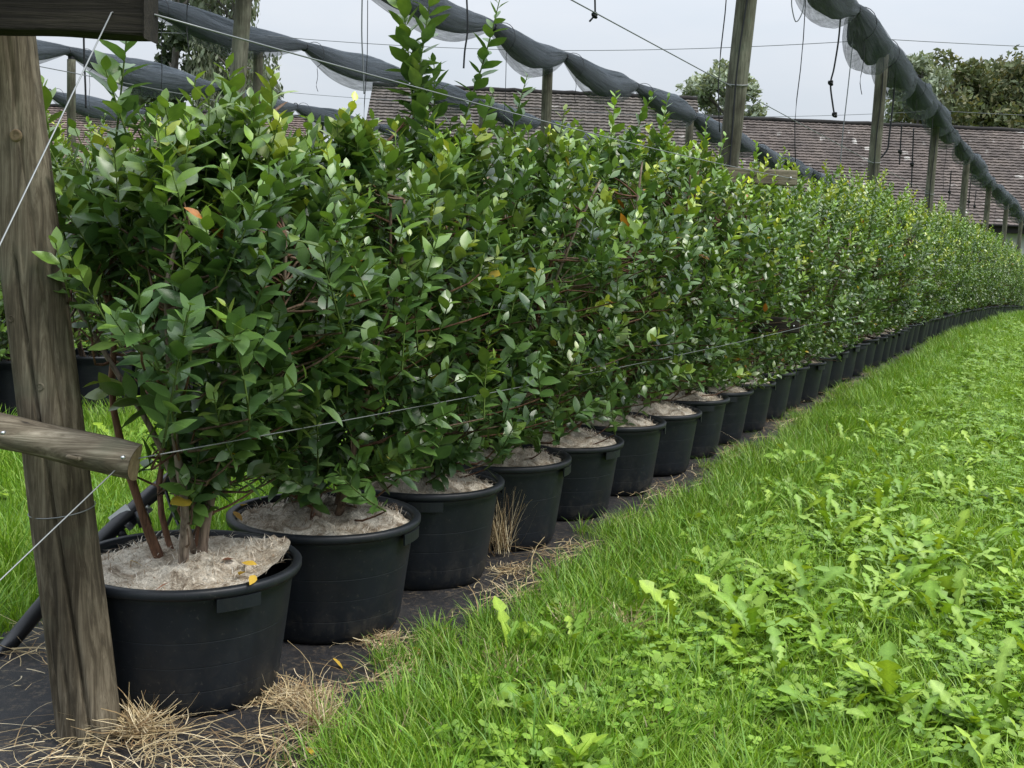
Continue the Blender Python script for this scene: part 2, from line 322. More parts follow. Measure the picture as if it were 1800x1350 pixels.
# ------------------------------------------------------------------ far buildings
def barn(name, x0, x1, Ye, ze, Yr, zr, tile, label, nwin, wall_h=None):
    t = empty(name, ((x0 + x1) / 2, Ye, 0)); org = np.array([(x0 + x1) / 2, Ye, 0])
    # stepped courses with gently waved tiles
    rl = math.hypot(Yr - Ye, zr - ze); nc = int(rl / .25); nx = int((x1 - x0) / .33)
    b = MB(); d = np.array([0, Yr - Ye, zr - ze]) / rl; nn = np.array([0, -(zr - ze), Yr - Ye]) / rl
    xs = np.linspace(x0, x1, nx * 2 + 1); jit = np.random.default_rng(3).normal(0, .008, (nc + 1, len(xs)))
    UV = []
    for c in range(nc):
        s0, s1 = c * rl / nc, (c + 1) * rl / nc + .03
        wav = .016 * np.sin(np.arange(len(xs)) * np.pi) + .014 * ((np.arange(len(xs)) % 2) * 2 - 1)
        P = lambda s, h: np.stack([xs, np.full(len(xs), Ye + d[1] * s) + nn[1] * h, np.full(len(xs), ze + d[2] * s) + nn[2] * h], -1) - org
        V = np.concatenate([P(s0, 0.0 + 0 * wav), P(s0, .085 + wav + jit[c]), P(s1, .018 + wav * .6)])
        n = len(xs); i, j = np.meshgrid(np.arange(2), np.arange(n - 1), indexing='ij')
        q = np.stack([i * n + j, i * n + j + 1, (i + 1) * n + j + 1, (i + 1) * n + j], -1).reshape(-1, 4)
        b.add(V, [q])
        uvv = np.concatenate([np.stack([xs - x0, np.full(n, s)], -1) for s in (s0 + .02, s0 + .03, s1 - .05)]); UV.append((q, uvv))
    roof = b.obj('roof', tile, t, smooth=False)
    uvl = roof.data.uv_layers.new(name='UVMap'); uva = np.concatenate([u[q].reshape(-1, 2) for q, u in UV]); uvl.data.foreach_set('uv', uva.astype(np.float32).ravel())
    b = MB(); b.tube(np.stack([np.linspace(x0, x1, 40), np.full(40, Yr), zr + .05 + .03 * np.sin(np.arange(40) * 9.)], -1) - org, .14, 8); b.obj('ridge', tile, roof)
    b = MB(); b.add(np.array([(x0, Yr, zr), (x1, Yr, zr), (x1, 2 * Yr - Ye, ze), (x0, 2 * Yr - Ye, ze)]) - org, [[(0, 1, 2, 3)]]); b.obj('rear_roof', tile, t)
    b = MB(); b.box((x0 + .25, Ye + .7, 0), (x1 - .25, 2 * Yr - Ye - .7, ze + .35)); 
    for xe in (x0 + .25, x1 - .25):
        b.add([(xe, Ye + .7, ze + .3), (xe, 2 * Yr - Ye - .7, ze + .3), (xe, Yr, zr - .25)], [[(0, 1, 2)]])
    w = MB(); w.v = [a - org for a in b.v]; w.f = b.f; w.c = b.c; w.mi = b.mi; w.n = b.n; w.obj('wall', MAT['wall'], t, smooth=False)
    b = MB(); b.box((x0, Ye + .05, ze - .36), (x1, Ye + .62, ze - .02)); b.v = [a - org for a in b.v]; b.obj('eave', MAT['dark'], t, smooth=False)
    b = MB(); b.tube(np.array([(x0, Ye - .06, ze + .0), (x1, Ye - .06, ze + .0)]) - org, .07, 8); b.obj('gutter', MAT['dark'], t)
    for k in range(nwin):
        x = x0 + (k + .5) * (x1 - x0) / nwin
        b = MB(); b.box((x - .7, Ye + .62, .9), (x + .7, Ye + .72, 2.0)); b.v = [a - org for a in b.v]; w_ = b.obj('window', MAT['tape'], t, smooth=False)
        b = MB(); b.box((x - .6, Ye + .60, 1.0), (x + .6, Ye + .625, 1.9)); b.v = [a - org for a in b.v]; b.obj('pane', MAT['glass'], w_, smooth=False)
    return tag(t, label, 'building')
def xat(px, py, Y): return at(px, py, Y)[0]
barn('long_barn', xat(1195, 205, 64), xat(1800, 233, 64) + 22, 58, at(1700, 398, 58)[2] + .12, 64.5, at(1550, 221, 64.5)[2], MAT['tile'],
     'long low barn with stepped brown tiled roof and pale wall beyond the rows', 9)
barn('tiled_shed', xat(655, 160, 60), xat(1225, 180, 60), 53.5, 3.1, 60, at(980, 165, 60)[2], MAT['tile2'],
     'grey-brown tiled shed with taller ridge beside the long barn', 5)
barn('reddish_roofed_house', xat(60, 192, 75), xat(547, 210, 75), 68, 3.0, 75, at(300, 197, 75)[2], MAT['tile3'],
     'distant house with faded reddish tiled roof beneath the tall birches', 4)

# ------------------------------------------------------------------ trees
def tree(name, base, h, rx, zc0, label, cols, n_leaf, seed, leaf=.22, weep=0.0, group=None, clump=26, airy=.5):
    r = np.random.default_rng(seed); t = empty(name, base); b = MB()
    tr = smooth_path([(0, 0, 0), (r.normal(0, .15), r.normal(0, .15), h * .35), (r.normal(0, .3), 0, h * .7), (r.normal(0, .3), 0, h * .96)], 12)
    b.tube(tr, np.linspace(.018 * h, .002 * h, 12), 8)
    cent = []
    for k in range(clump):
        u = r.uniform(0, 1); z = zc0 + (h - zc0) * u; prof = max(.12, 1 - abs(1.75 * u - .8) ** 2.6) ** .6
        a = r.uniform(0, 6.28); rad = rx * prof * r.uniform(.25, 1.0)
        c = np.array([rad * math.cos(a), rad * math.sin(a), z]); s = tr[min(11, int(11 * max(.25, (z - .25 * rad - .5) / h)))]
        mid = (s + c) / 2 + [0, 0, .12 * rad]; b.tube(smooth_path([s, mid, c], 6), np.linspace(.006 * h, .0015 * h, 6), 5)
        cent.append((c, r.uniform(.6, 1.15) * rx * .36))
    b.obj('trunk', MAT['bark'], t)
    nn = n_leaf; ci = r.integers(0, len(cent), nn); C = np.array([c for c, _ in cent])[ci]; S = np.array([s for _, s in cent])[ci]
    D = nrm(r.normal(size=(nn, 3))); P = C + D * (S * r.uniform(.15, 1, nn) ** airy)[:, None] * np.array([1, 1, .8])
    if weep: P[:, 2] -= r.uniform(0, 1, nn) ** 1.5 * weep
    u1 = nrm(r.normal(size=(nn, 3))); u2 = nrm(np.cross(u1, r.normal(size=(nn, 3)))); sz = leaf * r.uniform(.6, 1.4, nn)[:, None]
    if weep: u1 = nrm(u1 * .5 + [0, 0, -1]); u2 = nrm(np.cross(u1, r.normal(size=(nn, 3))))
    V = np.stack([P - u1 * sz, P + u2 * sz * .45, P + u1 * sz, P - u2 * sz * .45], 1).reshape(-1, 3)
    i = np.arange(nn) * 4; colr = np.array(cols)[r.integers(0, len(cols), nn)] * r.uniform(.7, 1.3, (nn, 1))
    b = MB(); b.v = [V]; b.n = len(V); b.f = [np.stack([i, i + 1, i + 2, i + 3], -1)]; b.c = [np.repeat(colr, 4, 0)]; b.mi = [np.zeros(nn)]
    b.obj('crown', MAT['tree'], t, smooth=False)
    return tag(t, label, 'tree', group)
DK = [(.06, .085, .05), (.08, .11, .06), (.11, .14, .075)]
BI = [(.15, .18, .12), (.20, .22, .15), (.11, .14, .085)]
OK_ = [(.11, .14, .06), (.14, .165, .075), (.20, .195, .095), (.085, .11, .05)]
WI = [(.26, .31, .22), (.32, .36, .27), (.20, .25, .16)]
def tb(px, Y): return (float(at(px, 420, Y)[0]), float(Y), 0.0)
tree('poplar_tree', tb(300, 88), 26, 4.2, 5, 'dark narrow tree standing behind the reddish roofed house', DK, 9000, 11, .30, airy=.6, clump=40)
tree('birch_tree', tb(345, 92), 26.5, 3.6, 5, 'tall dark birch between the narrow tree and the weeping birch', DK, 8000, 12, .28, airy=.6, clump=36)
tree('weeping_birch', tb(400, 86), 22, 3.4, 4, 'pale weeping birch with hanging twigs behind the reddish roofed house', BI, 9000, 13, .22, weep=3.2, clump=34)
tree('slender_birch', tb(437, 95), 17, 2.4, 4, 'slender light birch beside the weeping birch', BI, 4500, 14, .24, weep=2.0)
tree('willow_tree', tb(1262, 80), at(1262, 118, 80)[2], 3.0, 6, 'small pale willow rising behind the barn roof beside a post', WI, 7000, 15, .22, airy=.8, clump=44)
tree('pale_willow', tb(1588, 82), at(1590, 108, 82)[2], 2.6, 7, 'pale thin willow behind the barn next to the oaks', WI, 6000, 16, .20, airy=.85, clump=44)
tree('oak_tree', tb(1655, 86), at(1665, 110, 86)[2], 5.0, 5, 'broad dark oak behind the barn nearest the pale thin willow', OK_, 20000, 17, .24, clump=60, group='oaks behind the barn')
tree('oak_tree', tb(1752, 90), at(1745, 135, 90)[2], 5.0, 5, 'dark oak behind the barn between two taller oaks', OK_, 18000, 18, .24, clump=56, group='oaks behind the barn')
tree('oak_tree', tb(1822, 86), at(1810, 112, 86)[2], 5.4, 5, 'tall dark oak behind the barn, farthest from the pale willow', OK_, 18000, 19, .24, clump=60, group='oaks behind the barn')
tree('round_tree', tb(45, 95), 9.3, 6, 2.5, 'low dark green tree at the end of the reddish roofed house', DK, 7000, 20, .35, clump=40)

# ------------------------------------------------------------------ posts
def post_mesh(b, P0, P1, r0, r1, n=20, rings=16, seed=0, crack=None, rough=.004):
    P0, P1 = np.array(P0, float), np.array(P1, float); T = nrm(P1 - P0); A = nrm(np.cross(T, [0, 1, 0])); B = np.cross(A, T)
    a = np.linspace(0, 2 * np.pi, n, endpoint=False); t = np.linspace(0, 1, rings)
    V = []
    for u in t:
        c = P0 + (P1 - P0) * u; r = r0 + (r1 - r0) * u
        q = np.stack([np.cos(a) * 2, np.sin(a) * 2, np.full(n, u * 3)], -1)
        rr = r + rough * fbm(q, seed, .45)
        if crack is not None:
            for (ca, u0, u1, dep) in crack:
                if u0 < u < u1:
                    w = ca + .25 * math.sin(u * 5 + ca); dd = np.abs((a - w + np.pi) % (2 * np.pi) - np.pi); rr = rr - dep * np.exp(-(dd / .045) ** 2)
        V.append(c + rr[:, None] * (np.cos(a)[:, None] * A + np.sin(a)[:, None] * B))
    V = np.array(V).reshape(-1, 3)
    i, j = np.meshgrid(np.arange(rings - 1), np.arange(n), indexing='ij'); j2 = (j + 1) % n
    b.add(V, [np.stack([i * n + j, (i + 1) * n + j, (i + 1) * n + j2, i * n + j2], -1).reshape(-1, 4), (np.arange(n) + (rings - 1) * n)[::-1][None]])
# the leaning end post with its two cross-pieces
pb = gnd(140, 1322); PB = np.array([pb[0], pb[1] + .085, 0.0])
pt = at(2, 57, PB[1]); lean = (pt - PB) / pt[2]; PT = PB + lean * 2.25
t = empty('leaning_post', PB)
b = MB(); post_mesh(b, (PB - lean * .25) - PB, PT - PB, .083, .078, 96, 90, 5, [(4.55, -.1, .62, .022), (5.35, .1, 1, .010), (3.9, .3, 1, .008), (5.0, .0, .3, .010)], .0045)
b.obj('shaft', MAT['post'], t)
kn = at(28, 235, PB[1] - .082) - PB
for (kx, ky, kr) in ((27, 238, .016), (70, 680, .012), (20, 560, .010)):
    p = at(kx, ky, PB[1] - .076) - PB; b = MB(); b.lathe([(kr, -.004), (kr * .8, .004), (kr * .55, .001), (0.001, .003)], 14)
    R = Matrix.Rotation(math.radians(90), 3, 'X'); b.v = [a @ np.array(R).T + p for a in b.v]; b.obj('knot', MAT['cut'] if kr > .013 else MAT['post'], t)
b = MB(); ang = np.linspace(0, 2 * np.pi, 40); cz = (at(85, 893, PB[1])[2]); cc = PB + lean * cz
b.tube(np.stack([cc[0] + .0835 * np.cos(ang), cc[1] + .0835 * np.sin(ang), cz + .012 * np.sin(ang * 1.0 + 1)], -1) - PB, .0016, 6); b.obj('wire_loop', MAT['wire'], t)
LEAN = t
tag(t, 'thick weathered round post leaning outward at the end of the tub row', 'post')
# upper squared beam
UB_R = at(256, 30, 2.74); ub_lo = at(130, 57, 2.74)[2]
b = MB(); xs = np.linspace(-1.75, UB_R[0], 26); prof = [(2.735, 0), (2.735, .135), (2.828, .135), (2.828, 0)]
V = np.array([[x, y, ub_lo + z + .002 * math.sin(x * 21 + y * 80 + z * 40)] for x in xs for y, z in prof]); n = 4
i, j = np.meshgrid(np.arange(len(xs) - 1), np.arange(4), indexing='ij')
b.add(V, [np.stack([i * 4 + j, i * 4 + (j + 1) % 4, (i + 1) * 4 + (j + 1) % 4, (i + 1) * 4 + j], -1).reshape(-1, 4), [(0, 1, 2, 3)], [tuple((len(xs) - 1) * 4 + k for k in (3, 2, 1, 0))]])
o = b.obj('cross_beam', MAT['beam'], LEAN, smooth=False); o.location = tuple(-PB); bv = o.modifiers.new('b', 'BEVEL'); bv.width = .006; bv.segments = 2
o['label'] = 'dark squared timber beam across the top of the post'
# lower half-round log
A0, A1 = at(-160, 722, 2.79), at(239, 815, 2.735)
t = empty('cross_log', tuple((A0 + A1) / 2 - PB)); t.parent = LEAN; org = (A0 + A1) / 2; ax = nrm(A1 - A0); up = nrm(np.array([0, 0, 1]) - ax * ax[2]); fr = np.cross(up, ax) * -1
if fr[1] > 0: fr = -fr
def dsec(k=30): 
    a = np.linspace(-.5 * np.pi, .5 * np.pi, k); return np.stack([np.cos(a) * .066 - .02, np.sin(a) * .0455], -1)
S = dsec(); nS = len(S); rings = 40; V = []
for q in range(rings):
    u = q / (rings - 1); c = A0 + (A1 - A0) * u - org
    dsp = 1 + .05 * fbm(np.stack([S[:, 0] * 12, S[:, 1] * 12, np.full(nS, u * 2.5)], -1), 9, .6) + .03 * math.sin(u * 9) - (.06 * (1 - u))
    V.append(c + fr * (S[:, :1] * dsp[:, None]) + up * (S[:, 1:] * dsp[:, None]))
i, j = np.meshgrid(np.arange(rings - 1), np.arange(nS), indexing='ij'); j2 = (j + 1) % nS
b = MB(); b.add(np.array(V), [np.stack([i * nS + j, i * nS + j2, (i + 1) * nS + j2, (i + 1) * nS + j], -1).reshape(-1, 4)]); b.obj('log', MAT['log'], t)
b = MB(); b.add(np.array(V[-1]) + ax * .001, [np.arange(nS)[::-1][None]]); b.obj('sawn_end', MAT['cut'], t, smooth=False)
for (kx, ky) in ((218, 803), (8, 760)):
    p = at(kx, ky, 2.69) - org; b = MB(); b.tube([p, p + np.array([0, -.012, 0])], .0045, 8); b.obj('nail', MAT['metal'], t)
p = at(128, 805, 2.70) - org
b = MB(); b.tube(smooth_path([p + [-.014, .01, 0], p + [-.004, -.018, .006], p + [.012, -.016, .002], p + [.02, .01, -.004]], 10), .006, 7); b.obj('branch_stub', MAT['log'], t)
t['label'] = 'grey half-round log across the post'

# other posts of the net frame
def post(base, top, r, label, seed, arms=None, cable=False, group='posts carrying the rolled nets', mat='farpost', cap=True):
    t = empty('net_post', base); bo = np.array(base, float); b = MB()
    post_mesh(b, np.array([0, 0, -.2]), np.array(top) - bo, r, r * .93, 18, 14, seed, None, .004); b.obj('shaft', MAT[mat], t)
    if cap:
        b = MB(); T = np.array(top) - bo; b.lathe([(r * .7, 0), (r * .75, .05), (r * .35, .07), (r * .3, .11), (0.001, .11)], 12); b.v = [a + T for a in b.v]; b.obj('cap', MAT['cord'], t)
    if cable:
        b = MB(); zz = np.linspace(1.2, top[2] - bo[2], 30); T = np.array(top) - bo
        P = np.stack([T[0] * zz / T[2] - .012 + .012 * np.sin(zz * 4), T[1] * zz / T[2] - r * 1.06 + 0 * zz, zz], -1); b.tube(P, .006, 6); b.obj('cable', MAT['cord'], t)
        b = MB(); a = np.linspace(0, 2 * np.pi, 26); z0 = 2.62; b.tube(np.stack([T[0] * z0 / T[2] + r * 1.05 * np.cos(a), T[1] * z0 / T[2] + r * 1.05 * np.sin(a), z0 + .02 * np.sin(a)], -1), .004, 6); b.obj('wire_loop', MAT['wire'], t)
    tag(t, label, 'post', group)
    return t
def net_z(y): return 3.92 - .034 * max(0., y - 20)
POSTY = {0: [8.58, 14.83, 20.6, 26.2, 31.8, 37.2, 42.4, 47.4], 1: [10.4, 16.4, 22.4, 28.4, 34.4, 40.4], 2: [10.1, 15.95, 22.0, 28.0], 3: [12.4, 18.4, 24.4, 30.4], 4: [15.0, 21.0, 27.0]}
names = ['row of the leaning post', 'second row', 'third row', 'fourth row', 'fifth row']
for k, ys in POSTY.items():
    for q, y in enumerate(ys):
        zt = net_z(y) + .03
        if k == 0 and q == 0:
            p1, p0 = at(1312, 0, y), at(1279, 290, y); l = (p1 - p0) / (p1[2] - p0[2]); bs = p0 - l * p0[2]; tp = bs + l * zt
        else:
            bs = np.array([rowx(y, k), y, zg(y)]); tp = np.array([bs[0] + rng.normal(0, .04), y + rng.normal(0, .04), zt])
            if k == 1 and q == 0:
                p1, p0 = at(428, 0, y), at(415, 160, y); l = (p1 - p0) / (p1[2] - p0[2]); bs = p0 - l * p0[2]; tp = bs + l * zt
        pp_ = post(tuple(bs), tp, .078 if k < 2 else .072, f'round weathered net post, {ordinal(q + (2 if k == 0 else 1))} post standing in the {names[k]}', 20 + k * 10 + q, cable=(k == 0 and q < 3), cap=True)
        if k == 0 and q == 0: POST2, PB2 = pp_, bs
# cross-pieces on the second post of the front row
Y2 = 8.58
for (x0, y0, x1, y1, nm) in ((1345, 308, 1399, 316, 'upper'), (1335, 560, 1404, 575, 'lower')):
    R1 = at(x1, y1, Y2 - .14); L1 = np.array([R1[0] - 1.15, Y2 - .12, R1[2] + .02])
    t = empty('cross_arm', tuple((R1 + L1) / 2 - PB2)); t.parent = POST2; oo = (R1 + L1) / 2; hh = .055
    b = MB(); b.box((L1[0] - oo[0], -.045, -hh), (R1[0] - oo[0], .045, hh)); ob = b.obj('board', MAT['beam'] if nm == 'lower' else MAT['log'], t, smooth=False); mo = ob.modifiers.new('b', 'BEVEL'); mo.width = .008; mo.segments = 2
    b = MB(); b.box((R1[0] - oo[0], -.04, -hh + .006), (R1[0] - oo[0] + .002, .04, hh - .006)); b.obj('sawn_end', MAT['cut'], t, smooth=False)
    b = MB(); p = np.array([R1[0] - oo[0] - .05, -.045, 0]); b.tube([p, p + [0, -.02, 0]], .006, 8); b.obj('nail', MAT['metal'], t)
    t['label'] = f'{nm} short wooden cross-arm'
    if nm == 'upper': ARM_U = R1
    else: ARM_L = R1

# ------------------------------------------------------------------ rolled nets
def rolled_net(k, y0, y1, label, seed):
    r = np.random.default_rng(seed); t = empty('rolled_net', (rowx(y0, k), y0, net_z(y0))); org = np.array([rowx(y0, k), y0, net_z(y0)])
    pin = []; y = y0 + .6
    while y < y1 - .4: pin.append(y); y += r.uniform(1.7, 2.8) * (1 if k == 0 else 1.15)
    pin = np.array(pin); ys = np.arange(y0, y1, .09); n = 26; a = np.linspace(0, 2 * np.pi, n, endpoint=False)
    big = r.uniform(.75, 1.15, len(pin) + 1); psag = r.uniform(.02, .10, len(pin) + 1); skew = r.normal(0, .05, len(pin) + 1)
    Vc, Vv = [], []
    for y in ys:
        s = np.searchsorted(pin, y); lo = pin[s - 1] if s > 0 else y0 - .8; hi = pin[s] if s < len(pin) else y1 + .8
        u = (y - lo) / (hi - lo); e = math.sin(math.pi * min(max(u, 0), 1)) ** .85
        rad = .050 + .145 * e * big[s]; c = np.array([rowx(y, k) + skew[s] * e, y, net_z(y) + .16 - rad * .35 - psag[s] * e + .02 * math.sin(y * 3 + k)])
        q = np.stack([np.cos(a) * 1.5, np.sin(a) * 1.5, np.full(n, y * .45)], -1)
        wr = 1 + .20 * fbm(q, seed, .8, 3) + .08 * np.sin(a * 4 + y * 2.3 + 2 * math.sin(y)) + .05 * np.sin(a * 9 - y * 1.1 + 3 * math.sin(y * .7))
        ux = np.array([RD[1], -RD[0], 0]); uz = np.array([0, 0, 1.])
        Vc.append(c + (rad * .98 * wr)[:, None] * (np.cos(a)[:, None] * ux * .95 + np.sin(a)[:, None] * uz))
        w2 = 1 + .10 * fbm(q, seed + 50, .6, 2); rv = .056 + (rad - .052) * 1.32
        cv = c - [0, 0, .085 * e * rad / .18]
        Vv.append(cv + (rv * w2)[:, None] * (np.cos(a)[:, None] * ux + np.sin(a)[:, None] * uz))
    i, j = np.meshgrid(np.arange(len(ys) - 1), np.arange(n), indexing='ij'); j2 = (j + 1) % n
    qd = np.stack([i * n + j, (i + 1) * n + j, (i + 1) * n + j2, i * n + j2], -1).reshape(-1, 4)
    tv = np.stack([np.stack([np.cos(a) * .8 + 3, np.sin(a) * .8 + 3, np.full(n, y * .30)], -1) for y in ys]).reshape(-1, 3)
    b = MB(); b.add(np.array(Vc).reshape(-1, 3) - org, [qd]); b.c[-1] = tv; b.obj('net_bundle', MAT['netcore'], t)
    b = MB(); b.add(np.array(Vv).reshape(-1, 3) - org, [qd]); b.c[-1] = tv; b.obj('loose_net', MAT['netveil'], t)
    for s, y in enumerate(pin):
        if y > 34: break
        c = np.array([rowx(y, k), y, net_z(y) + .14]) - org; b = MB(); aa = np.linspace(0, 2 * np.pi, 18); ux = np.array([RD[1], -RD[0], 0])
        b.tube(c + .060 * (np.cos(aa)[:, None] * ux + np.sin(aa)[:, None] * np.array([0, 0, 1.])), .010, 6); b.obj('tie_ring', MAT['cord'], t)
        yy = y + .35 * r.uniform(.5, 1); c2 = np.array([rowx(yy, k), yy, net_z(yy) + .06]) - org; b = MB(); aa = np.linspace(2.2, -1.2, 12)
        P = c2 + .185 * (np.cos(aa)[:, None] * ux + np.sin(aa)[:, None] * np.array([0, 0, 1.])); ln = r.choice([.35, .6, 1.0, 1.6]); p = P[-1]
        b.tube(np.concatenate([P, smooth_path([p + [0, 0, -.03], p + [.01, 0, -ln * .4], p + [-.01, .01, -ln * .75], p + [.02, 0, -ln]], 8)]), .0045, 5)
        b.obj('tie_cord', MAT['cord'], t)
    b = MB(); yy = np.linspace(y0 - 1, y1, 60); b.tube(np.stack([[rowx(v, k) for v in yy], yy, [net_z(v) + .14 for v in yy]], -1) - org, .004, 5); b.obj('support_wire', MAT['darkwire'], t)
    tag(t, label, 'net', 'rolled nets above the tub rows')
rolled_net(0, 7.2, 52, 'rolled dark net hanging in tied pouches above the front tub row', 1)
rolled_net(1, 6.5, 46, 'rolled net over the second row, running past the shed roof', 2)
rolled_net(2, 9.0, 40, 'rolled net over the third row, below the weeping birch top', 3)
rolled_net(3, 12.0, 40, 'rolled net over the fourth row, across the dark birches', 4)
rolled_net(4, 14.0, 40, 'low-looking rolled net over the fifth row above the reddish roof', 5)

# ------------------------------------------------------------------ wires and cords
def wire(name, P, r, label, mat='wire', cat='wire', n=6, group=None, ns=None):
    P = np.asarray(P, float); o_ = P[0]
    b = MB(); b.tube((P if ns is None else smooth_path(P, ns)) - o_, r, n); o = b.obj(name, MAT[mat], loc=o_)
    return tag(o, label, cat, group)
w0 = at(196, 22, 2.73); w1 = at(0, 430, 2.28); anc = w0 + (w1 - w0) * (w0[2] / (w0[2] - w1[2]))
wire('anchor_wire', [w0 + [.004, .02, .006], w0, anc], .0019, 'taut steel anchor wire dropping from the dark beam past the leaning post')
v0 = at(203, 826, 2.70); v1 = at(0, 1020, 2.33); an2 = v0 + (v1 - v0) * (v0[2] / (v0[2] - v1[2]))
wire('anchor_wire', [v0 + [.004, .02, .006], v0, an2], .0017, 'taut steel anchor wire dropping from the half-round log to the ground')
u0 = at(255, 21, 2.78)
def sagline(a, b, s, n=24):
    t_ = np.linspace(0, 1, n)[:, None]; return a + (b - a) * t_ - np.array([0, 0, 1]) * s * 4 * t_ * (1 - t_)
wire('trellis_wire', sagline(u0, ARM_U + [0, -.05, 0], .03), .0024, 'upper trellis wire stretched from the dark beam along the bush tops')
l0 = at(241, 806, 2.74)
wire('trellis_wire', np.concatenate([sagline(l0, ARM_L + [0, -.05, 0], .02), sagline(ARM_L + [0, .05, 0], np.array([rowx(14.8) + .45, 14.8, .78]), .02)[1:]]), .0018, 'lower trellis wire stretched from the half-round log along the foliage')
def on_row(x, y, c):
    d = ray(x, y); return EYE + d * (c / (d[0] - SL * d[1]))
zc = 2.6
def row_wire(k, z, y0, y1, label, off=0):
    yy = np.linspace(y0, y1, 50); wire('row_wire', np.stack([[rowx(v, k) + off for v in yy], yy, z + 0 * yy], -1), .0035, label, 'darkwire')
row_wire(0, 2.59, 3.0, 30, 'thin lengthwise wire tied to the second post above the front row')
row_wire(1, on_row(240, 150, ROWC[1])[2], 4.0, 26, 'thin lengthwise wire of the second row passing the weeping birch')
for (pts, lab) in (([(2, 15.95, .06), (1, 16.4, .10), (0, 14.83, .16)], 'thin cross wire between the tops of the nearer net posts'), ([(2, 22.0, .05), (1, 22.4, .04), (0, 20.6, .06)], 'thin cross wire over the barn ridge between net posts')):
    P = [np.array([rowx(y, k), y, net_z(y) + .06 + dz]) for k, y, dz in pts]; P = [P[0] + (P[0] - P[1])] + P + [P[-1] + np.array([6.0, .2, .1])]
    q = np.concatenate([sagline(P[i], P[i + 1], .04, 14)[(0 if i == 0 else 1):] for i in range(len(P) - 1)])
    wire('cross_wire', q, .0045, lab, 'darkwire')
def cord(pix, Y, r, label, knot=None, mat='cord'):
    P = [at(x, y, Y) for x, y in pix]; t = empty('hanging_cord', P[0]); b = MB(); b.tube(smooth_path(np.array(P) - P[0], 6 * len(P)), r, 6); b.obj('cord', MAT[mat], t)
    if knot:
        for kk in knot:
            p = at(kk[0], kk[1], Y) - P[0]; b = MB(); aa = np.linspace(0, 12, 30); b.tube(np.stack([p[0] + r * 2.2 * np.cos(aa), p[1] + r * 2.2 * np.sin(aa), p[2] + r * 2 * np.sin(aa * .7)], -1), r, 5); b.obj('knot', MAT[mat], t)
    tag(t, label, 'cord')
cord([(1478, 22), (1474, 70), (1466, 120), (1460, 148), (1464, 185), (1467, 203)], 13.0, .010, 'grey knotted cord dangling from the front net before the posts', [(1460, 146), (1467, 202)])
cord([(1501, 55), (1498, 85), (1490, 160), (1482, 230), (1476, 300)], 13.2, .006, 'thin cord hanging from the front net down to the bushes', [(1499, 80)], 'darkwire')
cord([(1575, 110), (1570, 180), (1563, 240), (1560, 262), (1548, 278)], 15.6, .012, 'black cord hooked toward the third post of the front row')
cord([(1045, -20), (1046, 10), (1045, 26), (1036, 38)], 9.0, .008, 'frayed black cord end hanging free in the open sky', [(1045, 27)])
cord([(1392, -10), (1392, 12), (1399, 38), (1410, 22), (1416, -12)], 10.2, .005, 'thin looped cord dangling beside the second post', None, 'darkwire')
cord([(637, -20), (636, 60), (639, 130), (640, 165)], 11.0, .007, 'long straight cord hanging before the third net', None, 'darkwire')
cord([(820, -10), (822, 50), (817, 90), (815, 120)], 12.5, .011, 'black cord hanging from the second net behind the tall shoot')
cord([(147, 52), (148, 100), (150, 150), (151, 190)], 9.5, .008, 'dark cord hanging between the leaning post and the anchor wire')
cord([(30, 60), (30, 110), (29, 165)], 9.5, .007, 'dark cord hanging close beside the leaning post')
for q, (x, y0, y1, Y) in enumerate(((1606, 225, 330, 21), (1585, 220, 290, 19.5), (1672, 300, 352, 26), (1706, 320, 366, 30), (1716, 335, 368, 33))):
    cord([(x, y0), (x - 2, (y0 + y1) / 2), (x - 4, y1)], Y, .012, f'black cord hanging over the barn roof, {ordinal(q + 1)} from the pale thin willow', [(x - 3, (y0 + y1) // 2 + 12)])

# ------------------------------------------------------------------ tubs
TR, TB_, TH = .343, .275, .40
N_TUB = 64; SP = .695
tub_y = [3.33]
r_ = np.random.default_rng(5)
while len(tub_y) < N_TUB: tub_y.append(tub_y[-1] + SP * RD[1] * r_.uniform(.97, 1.03))
b = MB(); prof = [(.02, .004), (TB_ - .03, .004), (TB_ - .008, .012), (TB_, .03)]
for z in np.linspace(.05, TH - .05, 14): prof.append((TB_ + (TR - .024 - TB_) * (z / (TH - .03)), z))
for z in (.09, .165, .24):
    rr = TB_ + (TR - .024 - TB_) * (z / (TH - .03)); sl_ = (TR - .024 - TB_) / (TH - .03); prof += [(rr + sl_ * dz_, z + dz_) if dz_ else (rr - .0012, z) for dz_ in (-.007, -.003, -.0015, 0, .0015, .003, .007)]
prof = sorted(prof[:4], key=lambda p: 0) + sorted(prof[4:], key=lambda p: p[1]) + [(TR - .022, TH - .02), (TR - .030, TH - .014), (TR - .034, TH - .03), (TB_ - .008, .05), (0.01, .05)]
b.lathe(prof, 64); tub_body = b.mesh('tub_body', MAT['tub'])
b = MB(); b.lathe([(TR - .026, TH - .030), (TR - .004, TH - .028), (TR, TH - .020), (TR, TH - .006), (TR - .006, TH), (TR - .022, TH), (TR - .028, TH - .006), (TR - .030, TH - .02)], 64); tub_rim = b.mesh('tub_rim', MAT['tub'])
b = MB(); aa = np.linspace(-.20, .20, 9); V = []
for q in aa:
    for (rr, z) in ((TR - .020, TH - .029), (TR - .001, TH - .029), (TR - .001, TH - .066), (TR - .006, TH - .068), (TR - .008, TH - .032), (TR - .02, TH - .032)): V.append((rr * math.cos(q), rr * math.sin(q), z))
i, j = np.meshgrid(np.arange(8), np.arange(6), indexing='ij'); j2 = (j + 1) % 6
